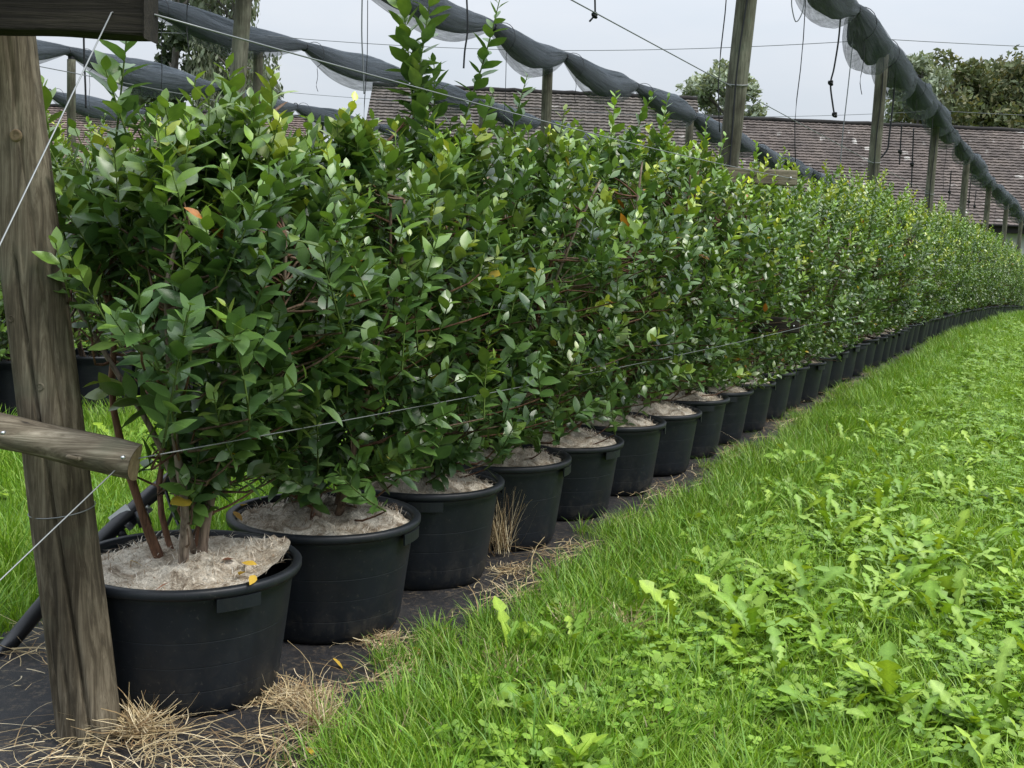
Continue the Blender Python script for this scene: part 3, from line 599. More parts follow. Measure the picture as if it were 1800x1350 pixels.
b.add(V, [np.stack([i * 6 + j, (i + 1) * 6 + j, (i + 1) * 6 + j2, i * 6 + j2], -1).reshape(-1, 4), [(0, 1, 2, 3, 4, 5)], [(53, 52, 51, 50, 49, 48)]]); tub_handle = b.mesh('tub_handle', MAT['tub'], False)
b = MB(); b.lathe(prof[:-5] + [(TR, TH - .02), (TR, TH), (TR - .03, TH), (TR - .035, TH - .05), (.01, TH - .05)], 40); tub_far = b.mesh('far_tub', MAT['tub'])
def coir_mesh(seed, lip=0.0, n=64, rings=20):
    r = np.random.default_rng(seed); b = MB(); a = np.linspace(0, 2 * np.pi, n, endpoint=False); rr = np.linspace(.0, 1, rings) * (TR - .036); V = []
    for q in rr:
        P = np.stack([q * np.cos(a), q * np.sin(a), 0 * a], -1); u = q / (TR - .036)
        z = TH - .028 + .050 * (1 - u ** 1.6) + .022 * fbm(P, seed, 5.0, 3) * (1 - .6 * u ** 4) + .009 * fbm(P, seed + 3, 20, 2)
        if lip: 
            da = np.exp(-((((a - .15) + np.pi) % (2 * np.pi) - np.pi) / .95) ** 2); z = z + lip * da * max(0, (u - .72) / .28) ** 1.3
        P[:, 2] = z; V.append(P)
    i, j = np.meshgrid(np.arange(rings - 1), np.arange(n), indexing='ij'); j2 = (j + 1) % n
    b.add(np.array(V), [np.stack([i * n + j, i * n + j2, (i + 1) * n + j2, (i + 1) * n + j], -1).reshape(-1, 4)])
    # loose fibres
    nf = 900; aa = r.uniform(0, 6.28, nf); q = (TR - .05) * np.sqrt(r.uniform(0, 1, nf)); pos = np.stack([q * np.cos(aa), q * np.sin(aa), 0 * q], -1)
    fi = MB()
    Vq = np.array(V); zi = Vq[np.clip((q / (TR - .036) * (rings - 1)).astype(int), 0, rings - 1), (aa / 6.2832 * n).astype(int) % n, 2]
    d = nrm(np.stack([r.normal(size=nf), r.normal(size=nf), r.uniform(0, .5, nf)], -1)); s = nrm(np.cross(d, [0, 0, 1])) * .0011; L_ = r.uniform(.012, .05, nf)[:, None]
    pos[:, 2] = zi + .001
    P0, P1, P2 = pos, pos + d * L_ * .5 + [0, 0, .006], pos + d * L_
    VV = np.stack([P0 - s, P0 + s, P1 + s, P1 - s, P2], 1).reshape(-1, 3); k = np.arange(nf) * 5
    fi.v = [VV]; fi.n = len(VV); fi.f = [np.stack([k, k + 1, k + 2, k + 3], -1), np.stack([k + 3, k + 2, k + 4], -1)]; fi.mi = [np.zeros(nf), np.zeros(nf)]
    fi.c = [np.repeat(np.array([(.55, .49, .40), (.33, .25, .17), (.66, .62, .54)])[r.integers(0, 3, nf)], 5, 0)]
    return b.mesh('coir_mat', MAT['coir']), fi.mesh('coir_fibres', MAT['straw'])
coirs = [coir_mesh(31, .075)] + [coir_mesh(40 + q) for q in range(4)]
hand_rot = {0: -.95, 1: -1.95, 2: -1.55, 3: -.3, 4: -2.2, 5: -1.75, 6: -.2}
def make_tub(x, y, rz, label, group, near, seed, mulch):
    t = empty('planter_tub', (x, y, .012 + zg(y)), rz); r = random.Random(seed)
    if near:
        for nm, me in (('tub_wall', tub_body), ('rim', tub_rim)):
            o = bpy.data.objects.new(nm, me); COL.objects.link(o); o.parent = t
        for h in range(4):
            o = bpy.data.objects.new('handle', tub_handle); COL.objects.link(o); o.parent = t; o.rotation_euler = (0, 0, h * math.pi / 2 + .12 * r.random())
    else:
        COL.objects.unlink(t); bpy.data.objects.remove(t)
        t = bpy.data.objects.new('planter_tub', tub_far); COL.objects.link(t); t.location = (x, y, .012 + zg(y)); t.rotation_euler = (0, 0, rz)
    t.scale = (1, 1, r.uniform(.97, 1.04))
    return tag(t, label, 'tub', group)
TUBS = []
rr_ = random.Random(3)
for q, y in enumerate(tub_y):
    x = rowx(y) + .01 + rr_.uniform(-.02, .02); rz = hand_rot.get(q, rr_.uniform(0, 6.28)); TUBS.append((x, y))
    make_tub(x, y, rz, f'black plastic tub, {ordinal(q + 1)} in the row from the leaning post', 'tubs of the front row', q < 26, q, q < 24)
    if q < 24:
        me, fm = coirs[0] if q == 0 else coirs[1 + q % 4]
        o = bpy.data.objects.new('coir_mulch', me); COL.objects.link(o); o.location = (x, y, .012 + zg(y)); o.rotation_euler = (0, 0, 0 if q == 0 else rr_.uniform(0, 6.28))
        tag(o, f'pale fibrous coir mulch filling the {ordinal(q + 1)} tub from the leaning post', 'mulch', 'coir mulch in the front tubs')
        if q < 9:
            f_ = bpy.data.objects.new('fibres', fm); COL.objects.link(f_); f_.parent = o; f_['kind'] = 'stuff'
TUBS2 = []
y = 6.9; q = 0
while y < 22:
    x = rowx(y, 1) + rr_.uniform(-.03, .03); TUBS2.append((x, y))
    make_tub(x, y, rr_.uniform(0, 6.28), f'black tub under the second row of bushes, {ordinal(q + 1)} from its open end', 'tubs of the second row', False, q, False)
    y += SP * RD[1]; q += 1

# ------------------------------------------------------------------ blueberry bushes
def leaf_templates():
    out = []
    for (fold, curl, tw, w) in ((.16, -.10, .0, .52), (.10, -.22, .12, .48), (.22, .05, -.1, .56), (.13, -.32, -.16, .50), (.05, -.05, .2, .58)):
        rows = [(.0, .0), (.16, .58), (.40, 1.0), (.64, .86), (.84, .45), (1.0, .0)]; V = []; 
        for (t_, ww) in rows:
            h = w * .5 * ww; z = curl * t_ * t_; k = tw * t_
            if ww == 0: V.append((0, t_, z))
            else:
                for s in (-1, 0, 1): V.append((s * h, t_, z + (fold * h * 1.2 if s else 0) + s * k * h + (.012 if s else 0) * math.sin(t_ * 17 + s)))
        Fq, Ft = [], [(0, 2, 1), (0, 3, 2)]
        for r in range(3):
            a = 1 + 3 * r
            Fq += [(a, a + 1, a + 4, a + 3), (a + 1, a + 2, a + 5, a + 4)]
        a = 10; Ft += [(a, a + 1, 13), (a + 1, a + 2, 13)]
        out.append((np.array(V), np.array(Fq), np.array(Ft)))
    return out
LT = leaf_templates()
MATURE = np.array([(.055, .118, .038), (.046, .100, .038), (.070, .145, .038), (.060, .125, .048), (.080, .158, .040)])
YOUNG = np.array([(.19, .325, .036), (.235, .36, .04), (.145, .265, .038), (.36, .43, .05)])

def gen_bush(seed, H, R, zlo, nsh, extra=(), leafL=.074, canes=(), squash=1.0, crown_off=(0, 0), yb=1.0, lowr=.62, ncane=None, rej=None, cf=1.0):
    """returns stem builder and leaf arrays (pos, dir, nrm, len, colour, template)"""
    r = np.random.default_rng(seed); z0 = TH - .01; st = MB()
    BARK = [(.16, .125, .10), (.20, .165, .135), (.13, .07, .045), (.12, .085, .06)]
    nc = ncane or r.integers(6, 9); CP = []
    for q in range(nc):
        a = q / nc * 6.283 + r.normal(0, .3); ro = r.uniform(.015, .07); out = np.array([math.cos(a), math.sin(a), 0])
        hz = (H - z0) * r.uniform(.62, .86); sp = R * r.uniform(.25, .62)
        pts = [out * ro + [0, 0, z0 - .06], out * (ro + sp * .22) + [0, 0, z0 + hz * .18] + r.normal(0, .02, 3), out * (ro + sp * .42) + [0, 0, z0 + hz * .45] + r.normal(0, .03, 3),
               out * (ro + sp * .75) + [0, 0, z0 + hz * .75] + r.normal(0, .035, 3), out * (ro + sp) + [0, 0, z0 + hz] + r.normal(0, .03, 3)]
        P = smooth_path(pts, 15); P[:, :2] += np.array(crown_off) * np.linspace(0, 1, 15)[:, None] ** 1.2
        rad = np.linspace(r.uniform(.009, .019), .0045, 15) * (1 + .12 * np.sin(np.arange(15) * 2.1 + q)); st.tube(P, rad, 7, BARK[r.integers(0, 4)]); CP.append(P)
    for c in canes:
        P = smooth_path(c, 18); st.tube(P, np.linspace(.011, .005, 18), 7, BARK[1]); CP.append(P)
    CPA = np.concatenate(CP)
    pos, dr, nm, ln, colr, tm = [], [], [], [], [], []
    def shoot(S, D, Ls, vig=1.0, young=.5, size=1.0):
        D = nrm(D); n = max(6, int(Ls / .0150 * r.uniform(.85, 1.1))); k = 6
        bend = nrm(np.array([0, 0, 1.]) * .8 + r.normal(0, .4, 3)); tt = np.linspace(0, 1, k)[:, None]
        P = S + D * Ls * tt + bend * Ls * .18 * tt ** 2
        st.tube(P, np.linspace(.0030, .0013, k) * (.8 + .4 * vig), 4, np.array((.10, .16, .035)) * (.6 + .8 * young), caps=False)
        ph = r.uniform(0, 6.28); ax = nrm(P[-1] - P[0]); e1 = nrm(np.cross(ax, [.31, .2, .9])); e2 = np.cross(ax, e1)
        yc = YOUNG[r.integers(0, 4)]; mc = MATURE[r.integers(0, 5)] * r.uniform(.8, 1.2) * np.array([cf, 1 + (cf - 1) * .75, 1.0])
        for q in range(n):
            u = (q + .6) / n; ph += 2.4 + r.normal(0, .25); p = S + D * Ls * u + bend * Ls * .18 * u * u
            rad = e1 * math.cos(ph) + e2 * math.sin(ph); f = .45 + .35 * u
            d = nrm(ax * f + rad * (1.0 - .3 * u) + np.array([0, 0, .12 - .10 * (1 - u)]) + r.normal(0, .16, 3))
            nn = ax * .75 + np.array([0, 0, .65]) + r.normal(0, .30, 3); nn = nrm(nn - d * np.dot(nn, d))
            l = leafL * size * r.uniform(.72, 1.18) * (1 - .55 * max(0, u - .72) / .28) * (.75 + .25 * min(1, u * 4))
            g = min(1, max(0, (u - .45) / .55)) * young + r.uniform(0, .12)
            c = mc * (1 - g) + yc * g
            if r.random() < .004: c = np.array((.42, .16, .03)) if r.random() < .6 else np.array((.48, .36, .05))
            pos.append(p); dr.append(d); nm.append(nn); ln.append(l); colr.append(c * r.uniform(.86, 1.14)); tm.append(r.integers(0, 5))
    def branch(S):
        dd = np.linalg.norm((CPA - S) * [1, 1, .8], axis=1) + 2.0 * np.maximum(0, CPA[:, 2] - S[2] + .04)
        o = CPA[np.argmin(dd)]; mid = (o + S) / 2 + np.array([0, 0, -.02]) + r.normal(0, .02, 3); st.tube(smooth_path([o, mid, S], 5), np.linspace(.0048, .0026, 5), 4, BARK[2 + r.integers(0, 2)], caps=False)
    for q in range(nsh):
        u = r.uniform(0, 1) ** .92; z = zlo + (H - .12 - zlo) * u
        rp = R * (lowr + (1 - lowr) * math.sin(math.pi * min(1, u / .62 * .5)) if u < .62 else R * 0 + 1.0 * math.cos((u - .62) / .38 * 1.32))
        a = r.uniform(0, 6.283); lob = 1 + .13 * math.sin(a * 3 + seed) + .08 * math.sin(a * 5 + 2 * seed + z * 3)
        rho = rp * lob * (r.uniform(.06, 1.0) ** .55); out = np.array([math.cos(a), math.sin(a), 0])
        tip = out * rho + [0, 0, z]; tip[1] *= squash; tip[:2] += np.array(crown_off) * (.3 + .7 * u)
        if rej is not None and rej(tip): continue
        D = nrm(out * (.85 - .45 * u) * r.uniform(.3, 1.3) + np.array([0, 0, .25 + .75 * u]) + r.normal(0, .22, 3)); Ls = r.uniform(.14, .30)
        S = tip - D * Ls * .8; branch(S)
        edge = min(1, rho / (rp + 1e-6)); shoot(S, D, Ls, young=yb * (.18 + .72 * u * u) * (.35 + .65 * edge) * r.choice([.35, .8, 1.3]))
    for (tip, Ls, D, yg, sz) in extra:
        tip = np.array(tip); D = nrm(np.array(D, float)); S = tip - D * Ls; branch(S); shoot(S, D, Ls, 1.5, yg, sz)
    return st, (np.array(pos), np.array(dr), np.array(nm), np.array(ln), np.array(colr), np.array(tm))
def leaf_builder(Lv, idx):
    pos, dr, nm, ln, colr, tm = Lv; b = MB(); sd = np.cross(dr, nm)
    for q in range(5):
        s = idx[tm[idx] == q]
        if len(s) == 0: continue
        T, Fq, Ft = LT[q]; nv = len(T)
        V = pos[s][:, None] + ln[s][:, None, None] * (T[None, :, 0:1] * sd[s][:, None] + T[None, :, 1:2] * dr[s][:, None] + T[None, :, 2:3] * nm[s][:, None])
        off = (np.arange(len(s)) * nv)[:, None, None]
        b.add(V, [(Fq[None] + off).reshape(-1, 4), (Ft[None] + off).reshape(-1, 3)]); b.c[-1] = np.repeat(colr[s], nv, 0)
    return b
# single leaves share meshes: five shapes in a handful of greens
PAL = [MATURE[q] for q in range(5)] + [MATURE[2] * .5 + YOUNG[0] * .5, MATURE[4] * .35 + YOUNG[1] * .65, YOUNG[0], YOUNG[1], YOUNG[3], np.array((.44, .2, .03))]
PAL = np.array(PAL) * np.array([1.12, 1.09, 1.0]); LEAFM = {}
def leaf_mesh(tq, cq):
    if (tq, cq) not in LEAFM:
        T, Fq, Ft = LT[tq]; b = MB(); b.add(T, [Fq, Ft], PAL[cq]); LEAFM[(tq, cq)] = b.mesh('leaf', MAT['leaf'])
    return LEAFM[(tq, cq)]
def rel(px, py, Y, q): p = at(px, py, Y); return p - np.array([TUBS[q][0], TUBS[q][1], .012])
HGT = [1.80, 1.84, 1.90, 1.95, 2.03, 2.10, 2.10, 2.02, 2.0]
EX = {
 0: [(rel(222, 62, 3.25, 0), .42, (.10, .0, 1), .35, 1.25), (rel(205, 150, 3.2, 0), .3, (-.25, 0, 1), .4, 1.1), (rel(60, 175, 3.3, 0), .3, (-.35, .1, 1), .8, 1.0), (rel(340, 165, 3.3, 0), .25, (.1, 0, 1), 1.0, 1.0),
     (rel(290, 305, 2.95, 0), .3, (.05, -.2, 1), 1.2, 1.0), (rel(385, 375, 2.9, 0), .28, (.05, -.2, 1), 1.2, 1.0), (rel(330, 440, 2.88, 0), .3, (.0, -.1, 1), .8, 1.1), (rel(90, 300, 3.1, 0), .3, (-.4, -.2, .8), .5, 1.0),
     (rel(300, 670, 2.92, 0), .22, (.1, -.5, .7), .5, 1.1), (rel(160, 700, 3.15, 0), .3, (-.9, 0, .15), .35, 1.15)],
 1: [(rel(437, 120, 3.8, 1), .40, (.05, 0, 1), .45, 1.25), (rel(486, 150, 3.8, 1), .32, (.1, 0, 1), .6, 1.1), (rel(625, 385, 3.55, 1), .28, (.25, -.2, 1), 1.6, 1.0), (rel(575, 455, 3.45, 1), .28, (.3, -.2, .9), 1.3, 1.0),
     (rel(600, 190, 3.9, 1), .3, (.1, 0, 1), 1.2, 1.0), (rel(715, 640, 3.75, 1), .3, (.9, -.2, .5), .5, 1.0), (rel(570, 705, 3.5, 1), .24, (.6, -.3, .3), .5, 1.1)],
 2: [(rel(712, -25, 4.55, 2), .5, (-.10, 0, 1), .5, 1.35), (rel(760, -5, 4.55, 2), .45, (.15, 0, 1), .5, 1.3), (rel(730, 120, 4.5, 2), .4, (-.25, 0, 1), .25, 1.3), (rel(780, 110, 4.6, 2), .45, (.1, 0, 1), .2, 1.25), (rel(745, 200, 4.5, 2), .45, (.0, 0, 1), .25, 1.25), (rel(690, 190, 4.55, 2), .38, (-.4, 0, 1), .25, 1.2),
     (rel(885, 30, 4.6, 2), .42, (.35, 0, 1), .4, 1.05), (rel(860, 190, 4.6, 2), .36, (.3, 0, 1), .3, 1.1), (rel(800, 270, 4.2, 2), .34, (.5, -.2, 1), 1.4, 1.15), (rel(900, 505, 4.2, 2), .36, (.9, -.15, .6), 1.0, 1.15), (rel(895, 640, 4.2, 2), .36, (.8, -.2, .6), .9, 1.1), (rel(710, 440, 4.0, 2), .34, (.35, -.2, .9), 1.0, 1.15)],
 3: [(rel(1130, 390, 5.0, 3), .36, (.6, -.1, .9), 1.1, 1.15), (rel(1085, 545, 5.0, 3), .34, (1, -.1, .3), 1.5, 1.0), (rel(1000, 215, 5.2, 3), .34, (.3, 0, 1), .4, 1.0), (rel(910, 150, 5.3, 3), .36, (.1, 0, 1), .4, 1.05), (rel(945, 785, 4.9, 3), .3, (.9, -.3, -.1), .6, 1.2)],
 4: [(rel(1080, 185, 5.8, 4), .4, (.05, 0, 1), 1.5, 1.0), (rel(1130, 178, 5.9, 4), .42, (.25, 0, 1), .9, 1.15), (rel(1020, 230, 5.9, 4), .34, (0, 0, 1), .6, 1.0), (rel(1080, 655, 5.4, 4), .3, (.9, -.1, .3), 1.2, 1.0)],
 5: [(rel(1180, 215, 6.5, 5), .4, (.1, 0, 1), .8, 1.0), (rel(1165, 190, 6.4, 5), .4, (.1, 0, 1), .8, 1.0)],
 6: [(rel(1245, 225, 7.0, 6), .4, (.1, 0, 1), 1.1, 1.0), (rel(1275, 255, 7.0, 6), .4, (.3, 0, 1), 1.3, 1.0)],
 7: [(rel(1350, 285, 7.6, 7), .4, (.3, 0, 1), 1.4, 1.0), (rel(1320, 670, 7.3, 7), .3, (1, -.1, -.1), .8, 1.0)],
}
CN = {0: [[rel(345, 985, 3.33, 0), rel(300, 830, 3.28, 0), rel(255, 735, 3.22, 0), rel(190, 630, 3.2, 0), rel(125, 520, 3.2, 0), rel(75, 445, 3.22, 0)]]}
NEAR = 8
def rej0(tip):                                # the first bush is bare low down on the post's side
    p = proj(tip + np.array([TUBS[0][0], TUBS[0][1], .012])); return p[0] < 285 and p[1] > 430 + (p[0] - 60) * 1.15
leaf_proto = {}
for q in range(NEAR):
    x, y = TUBS[q]; base = np.array([x, y, .012])
    off = [(.06, .0), (.02, 0), (.06, 0), (.08, 0), (.10, 0), (.10, 0), (.12, 0), (.12, 0)][q]
    st, Lv = gen_bush(100 + q, HGT[q], [.60, .58, .62, .62, .62, .64, .64, .64][q], [.62, .53, .47, .48, .50, .50, .50, .50][q], [340, 320, 320, 300, 290, 280, 270, 260][q], EX.get(q, ()), leafL=[.086, .084, .082, .080, .078, .076, .076, .075][q], canes=CN.get(q, ()), crown_off=off, cf=[1.10, 1.08, 1.08, 1.12, 1.18, 1.22, 1.25, 1.28][q], yb=[1.1, 1.1, 1.15, 1.4, 1.8, 2.0, 2.2, 2.2][q], lowr=.40 if q == 0 else .62, ncane=5 if q == 0 else None, rej=rej0 if q == 0 else None)
    t = empty('blueberry_bush', tuple(base))
    st.obj('stems', MAT['stem'], t)
    pos, dr, nm, ln, colr, tm = Lv
    W = pos + base; pj = proj(W + dr * ln[:, None] * .5)
    inside = (pj[:, 0] > 0) & (pj[:, 0] < 1800) & (pj[:, 1] > 0) & (pj[:, 1] < 1350)
    view = nrm(EYE - W); face = np.abs((nm * view).sum(1)); 
    outer = ((W - (base + [off[0], off[1], 1.2])) * view).sum(1)          # how far to the viewer's side of the bush
    score = ln / pj[:, 2] * (.3 + face) * np.exp(2.2 * outer) * inside
    sel = np.argsort(-score)[:300]; mask = np.ones(len(pos), bool); mask[sel] = False
    fo = leaf_builder(Lv, np.nonzero(mask)[0]).obj('foliage', MAT['leaf'], t); fo['kind'] = 'stuff'
    sd = np.cross(dr, nm)
    for s in sel:
        cq = int(np.argmin(((PAL - colr[s]) ** 2).sum(1))); me = leaf_mesh(int(tm[s]), cq)
        o = bpy.data.objects.new('leaf', me); COL.objects.link(o); o.parent = t
        M4 = np.eye(4); l = ln[s]; M4[:3, 0] = sd[s] * l; M4[:3, 1] = dr[s] * l; M4[:3, 2] = nm[s] * l; M4[:3, 3] = pos[s]; o.matrix_local = Matrix(M4.tolist())
    ex = ['one bare cane slanting outward', 'dense and rounded', 'one shoot towering above', 'bright shoots at its side', '', '', '', ''][q]
    tag(t, (f'blueberry bush in the {ordinal(q + 1)} tub from the leaning post' + (', ' + ex if ex else '')), 'bush', 'blueberry bushes of the front row')
VARS = []
MATURE = MATURE * np.array([1.25, 1.18, .95])
for q in range(5):
    st, Lv = gen_bush(300 + q, 2.20, .66, .50, 310, leafL=.072, yb=2.3, extra=[((.62 * math.cos(k_ * 2.4) * (k_ / 22) ** .5, .62 * math.sin(k_ * 2.4) * (k_ / 22) ** .5, 2.34 - .42 * (k_ / 22) + .10 * math.sin(k_ * 3.7 + q)), .36, (.35 * math.cos(k_ * 2.4), .35 * math.sin(k_ * 2.4), 1), 1.2 + .5 * math.sin(k_ * 1.7), 1.0) for k_ in range(22)])
    VARS.append((st.mesh('bush_stems', MAT['stem']), leaf_builder(Lv, np.arange(len(Lv[0]))).mesh('bush_leaves', MAT['leaf'])))
def far_bush(x, y, rz, s, v, label, group):
    t = empty('blueberry_bush', (x, y, .012 + zg(y)), rz); t.scale = s
    o = bpy.data.objects.new('stems', VARS[v][0]); COL.objects.link(o); o.parent = t
    o = bpy.data.objects.new('foliage', VARS[v][1]); COL.objects.link(o); o.parent = t; o['kind'] = 'stuff'
    tag(t, label, 'bush', group)
rb = random.Random(11)
for q in range(NEAR, N_TUB):
    x, y = TUBS[q]; s = rb.uniform(.88, 1.08) * (.88 if q < 13 else .94 if q < 17 else 1.0); w = s * rb.uniform(.92, 1.08)
    far_bush(x + .08, y, rb.uniform(0, 6.28), (w, w, s * rb.uniform(.93, 1.04)), rb.randrange(5), f'leafy blueberry bush in the {ordinal(q + 1)} tub from the leaning post', 'blueberry bushes of the front row')
for q, (x, y) in enumerate(TUBS2):
    s = rb.uniform(.88, 1.0)
    far_bush(x, y, rb.uniform(0, 6.28), (s * .95, s * .95, s * .95), rb.randrange(5), f'blueberry bush of the second row, {ordinal(q + 1)} from its open end', 'blueberry bushes of the second row')

# ------------------------------------------------------------------ grass, clover and weeds
LIB = bpy.data.collections.new('turf_library')
def lib(name, me):
    o = bpy.data.objects.new(name, me); LIB_ = bpy.data.collections.new(name + '_set'); return o
def blade_tuft(seed, nb, rad, h0, h1, w, lean, cols):
    r = np.random.default_rng(seed); b = MB()
    for _ in range(nb):
        a = r.uniform(0, 6.28); q = rad * math.sqrt(r.uniform()); p = np.array([q * math.cos(a), q * math.sin(a), -.01]); h = r.uniform(h0, h1)
        d = np.array([math.cos(a) + r.normal(0, .8), math.sin(a) + r.normal(0, .8), 0]); d = nrm(d) * lean * r.uniform(.2, 1.4); s = nrm(np.cross([0, 0, 1], d + r.normal(0, .3, 3))) * w * r.uniform(.6, 1.3) * .5
        V = []
        for u, ww in ((0, .8), (.38, 1), (.72, .75), (1, 0)):
            c = p + np.array([0, 0, h * (u - .28 * lean * u * u * 1.3)]) + d * h * u * u * 1.1
            V += [c - s * ww, c + s * ww] if ww else [c]
        c0 = np.array(cols[r.integers(0, len(cols))]) * r.uniform(.75, 1.25)
        b.add(V, [[(0, 1, 3, 2), (2, 3, 5, 4)], [(4, 5, 6)]], c0)
    return b.mesh('grass_tuft', MAT['grass'])
GC = [(.145, .295, .024), (.19, .335, .030), (.26, .385, .06), (.105, .23, .02)]
GL = [(.21, .36, .03), (.17, .32, .026), (.27, .40, .06), (.14, .27, .024)]
GD = [(.10, .21, .022), (.13, .25, .026), (.16, .28, .04), (.28, .25, .11)]
def clover(seed, n, rad):
    r = np.random.default_rng(seed); b = MB()
    for _ in range(n):
        a = r.uniform(0, 6.28); q = rad * math.sqrt(r.uniform()); h = r.uniform(.03, .085); c = np.array([q * math.cos(a), q * math.sin(a), h]); tl = r.normal(0, .25, 2); sz = r.uniform(.011, .02)
        colr = np.array([(.18, .32, .03), (.145, .275, .034), (.22, .36, .036)][r.integers(0, 3)]) * r.uniform(.8, 1.2); a0 = r.uniform(0, 6.28)
        b.add([c * [1, 1, 0] + [-.001, 0, 0], c * [1, 1, 0] + [.001, 0, 0], c + [.001, 0, 0], c - [.001, 0, 0]], [[(0, 1, 2, 3)]], colr)
        for k in range(3):
            d = np.array([math.cos(a0 + k * 2.094), math.sin(a0 + k * 2.094), 0]); d[2] = d[:2] @ tl + .12; s = np.array([-d[1], d[0], tl[0] * -d[1] + tl[1] * d[0]])
            b.add([c, c + d * sz * .7 - s * sz * .62, c + d * sz * 1.35 - s * sz * .35, c + d * sz * 1.25, c + d * sz * 1.35 + s * sz * .35, c + d * sz * .7 + s * sz * .62], [[(0, 1, 2, 3), (0, 3, 4, 5)]], colr)
    return b.mesh('clover_patch', MAT['weed'])
def dand_leaf(seed):
    r = np.random.default_rng(seed); L_ = 1.0; V = [(0, 0, 0)]; Fq, Ft = [], []; rows = 10; curl = r.uniform(.15, .55); lob = r.uniform(.40, .82)
    W = r.uniform(.095, .15)
    for q in range(1, rows):
        u = q / rows; w = W * (u ** .7) * (1.0 if u < .8 else (1 - (u - .8) / .24)) * 1.35; w *= (1 - lob * (q % 2)) * r.uniform(.85, 1.15) if u < .82 else 1
        sk = -.05 * lob if q % 2 == 0 else .02; z = .55 * u - curl * 1.25 * u * u + .015 * math.sin(q * 2)
        V += [(-w, u + sk, z + .25 * w), (0, u, z), (w, u + sk, z + .25 * w)]
    u = 1.0; V.append((0, 1.02, .55 - curl * 1.25)); n = len(V) - 1
    Ft += [(0, 2, 1), (0, 3, 2)]
    for q in range(rows - 2):
        a = 1 + 3 * q; Fq += [(a, a + 1, a + 4, a + 3), (a + 1, a + 2, a + 5, a + 4)]
    a = 1 + 3 * (rows - 2); Ft += [(a, a + 1, n), (a + 1, a + 2, n)]
    return np.array(V), np.array(Fq), np.array(Ft)
DL = [dand_leaf(s) for s in range(7)]
DC = [(.165, .295, .024), (.215, .335, .05), (.135, .25, .026), (.25, .37, .034)]
DM = []
for q, (V, Fq, Ft) in enumerate(DL):
    for c in (DC[q % 4], DC[(q + 2) % 4]):
        b = MB(); b.add(V, [Fq, Ft], c); 
        b.c[-1] = np.where((np.abs(V[:, 0:1]) < 1e-6), np.array(c) * 1.35 + .015, np.array(c)); DM.append(b.mesh('weed_leaf', MAT['weed']))
def rosette_mesh(seed):
    r = np.random.default_rng(seed); b = MB(); n = r.integers(6, 10)
    for k in range(n):
        V, Fq, Ft = DL[r.integers(0, 7)]; l = r.uniform(.09, .17); a = k / n * 6.28 + r.normal(0, .3); ca, sa = math.cos(a), math.sin(a); P = V * l; P = np.stack([P[:, 0] * ca - P[:, 1] * sa, P[:, 0] * sa + P[:, 1] * ca, P[:, 2]], -1)
        b.add(P, [Fq, Ft], np.array(DC[r.integers(0, 4)]) * r.uniform(.85, 1.2))
    return b.mesh('weed_rosette', MAT['weed'])
TUFT_MAIN = [blade_tuft(s, 30, .075, .05, .135, .0042, .6, GL) for s in range(4)]
TUFT_LONG = [blade_tuft(10 + s, 26, .06, .10, .24, .0046, .50, GC) for s in range(4)] + [blade_tuft(18, 22, .06, .08, .20, .004, .7, GD)]
CLOV = [clover(s, 26, .10) for s in range(3)]
ROS = [rosette_mesh(s) for s in range(5)]
def scatter(name, meshes, P, S, seed, label, mat=None, tilt=.12):
    """stuff: mesh pieces instanced on points by geometry nodes"""
    r = np.random.default_rng(seed); me = bpy.data.meshes.new(name + '_points'); n = len(P)
    me.vertices.add(n); me.vertices.foreach_set('co', np.asarray(P, np.float32).ravel())
    for nm_, ty, dat, key in (('rot', 'FLOAT_VECTOR', np.stack([r.normal(0, tilt, n), r.normal(0, tilt, n), r.uniform(0, 6.283, n)], -1), 'vector'), ('scl', 'FLOAT', S, 'value'), ('pick', 'INT', r.integers(0, len(meshes), n), 'value')):
        a = me.attributes.new(nm_, ty, 'POINT'); a.data.foreach_set(key, np.asarray(dat, np.int32 if ty == 'INT' else np.float32).ravel())
    o = bpy.data.objects.new(name, me); COL.objects.link(o)
    c = bpy.data.collections.new(name + '_set')
    for q, mm in enumerate(meshes): c.objects.link(bpy.data.objects.new(f'{name}_piece_{q}', mm))
    ng = bpy.data.node_groups.new(name + '_nodes', 'GeometryNodeTree')
    ng.interface.new_socket('Geometry', in_out='INPUT', socket_type='NodeSocketGeometry'); ng.interface.new_socket('Geometry', in_out='OUTPUT', socket_type='NodeSocketGeometry')
    N = ng.nodes; gi, go = N.new('NodeGroupInput'), N.new('NodeGroupOutput'); ci = N.new('GeometryNodeCollectionInfo'); ci.inputs['Collection'].default_value = c; ci.inputs['Separate Children'].default_value = True; ci.inputs['Reset Children'].default_value = True
    ip = N.new('GeometryNodeInstanceOnPoints'); ip.inputs['Pick Instance'].default_value = True
    def na(nm_, ty): x = N.new('GeometryNodeInputNamedAttribute'); x.data_type = ty; x.inputs['Name'].default_value = nm_; return x.outputs['Attribute']
    lk = ng.links.new; lk(gi.outputs[0], ip.inputs['Points']); lk(ci.outputs[0], ip.inputs['Instance']); lk(na('pick', 'INT'), ip.inputs['Instance Index'])
    e2r = N.new('FunctionNodeEulerToRotation'); lk(na('rot', 'FLOAT_VECTOR'), e2r.inputs[0]); lk(e2r.outputs[0], ip.inputs['Rotation']); lk(na('scl', 'FLOAT'), ip.inputs['Scale']); lk(ip.outputs[0], go.inputs[0])
    md = o.modifiers.new('scatter', 'NODES'); md.node_group = ng
    return tag(o, label, kind='stuff')
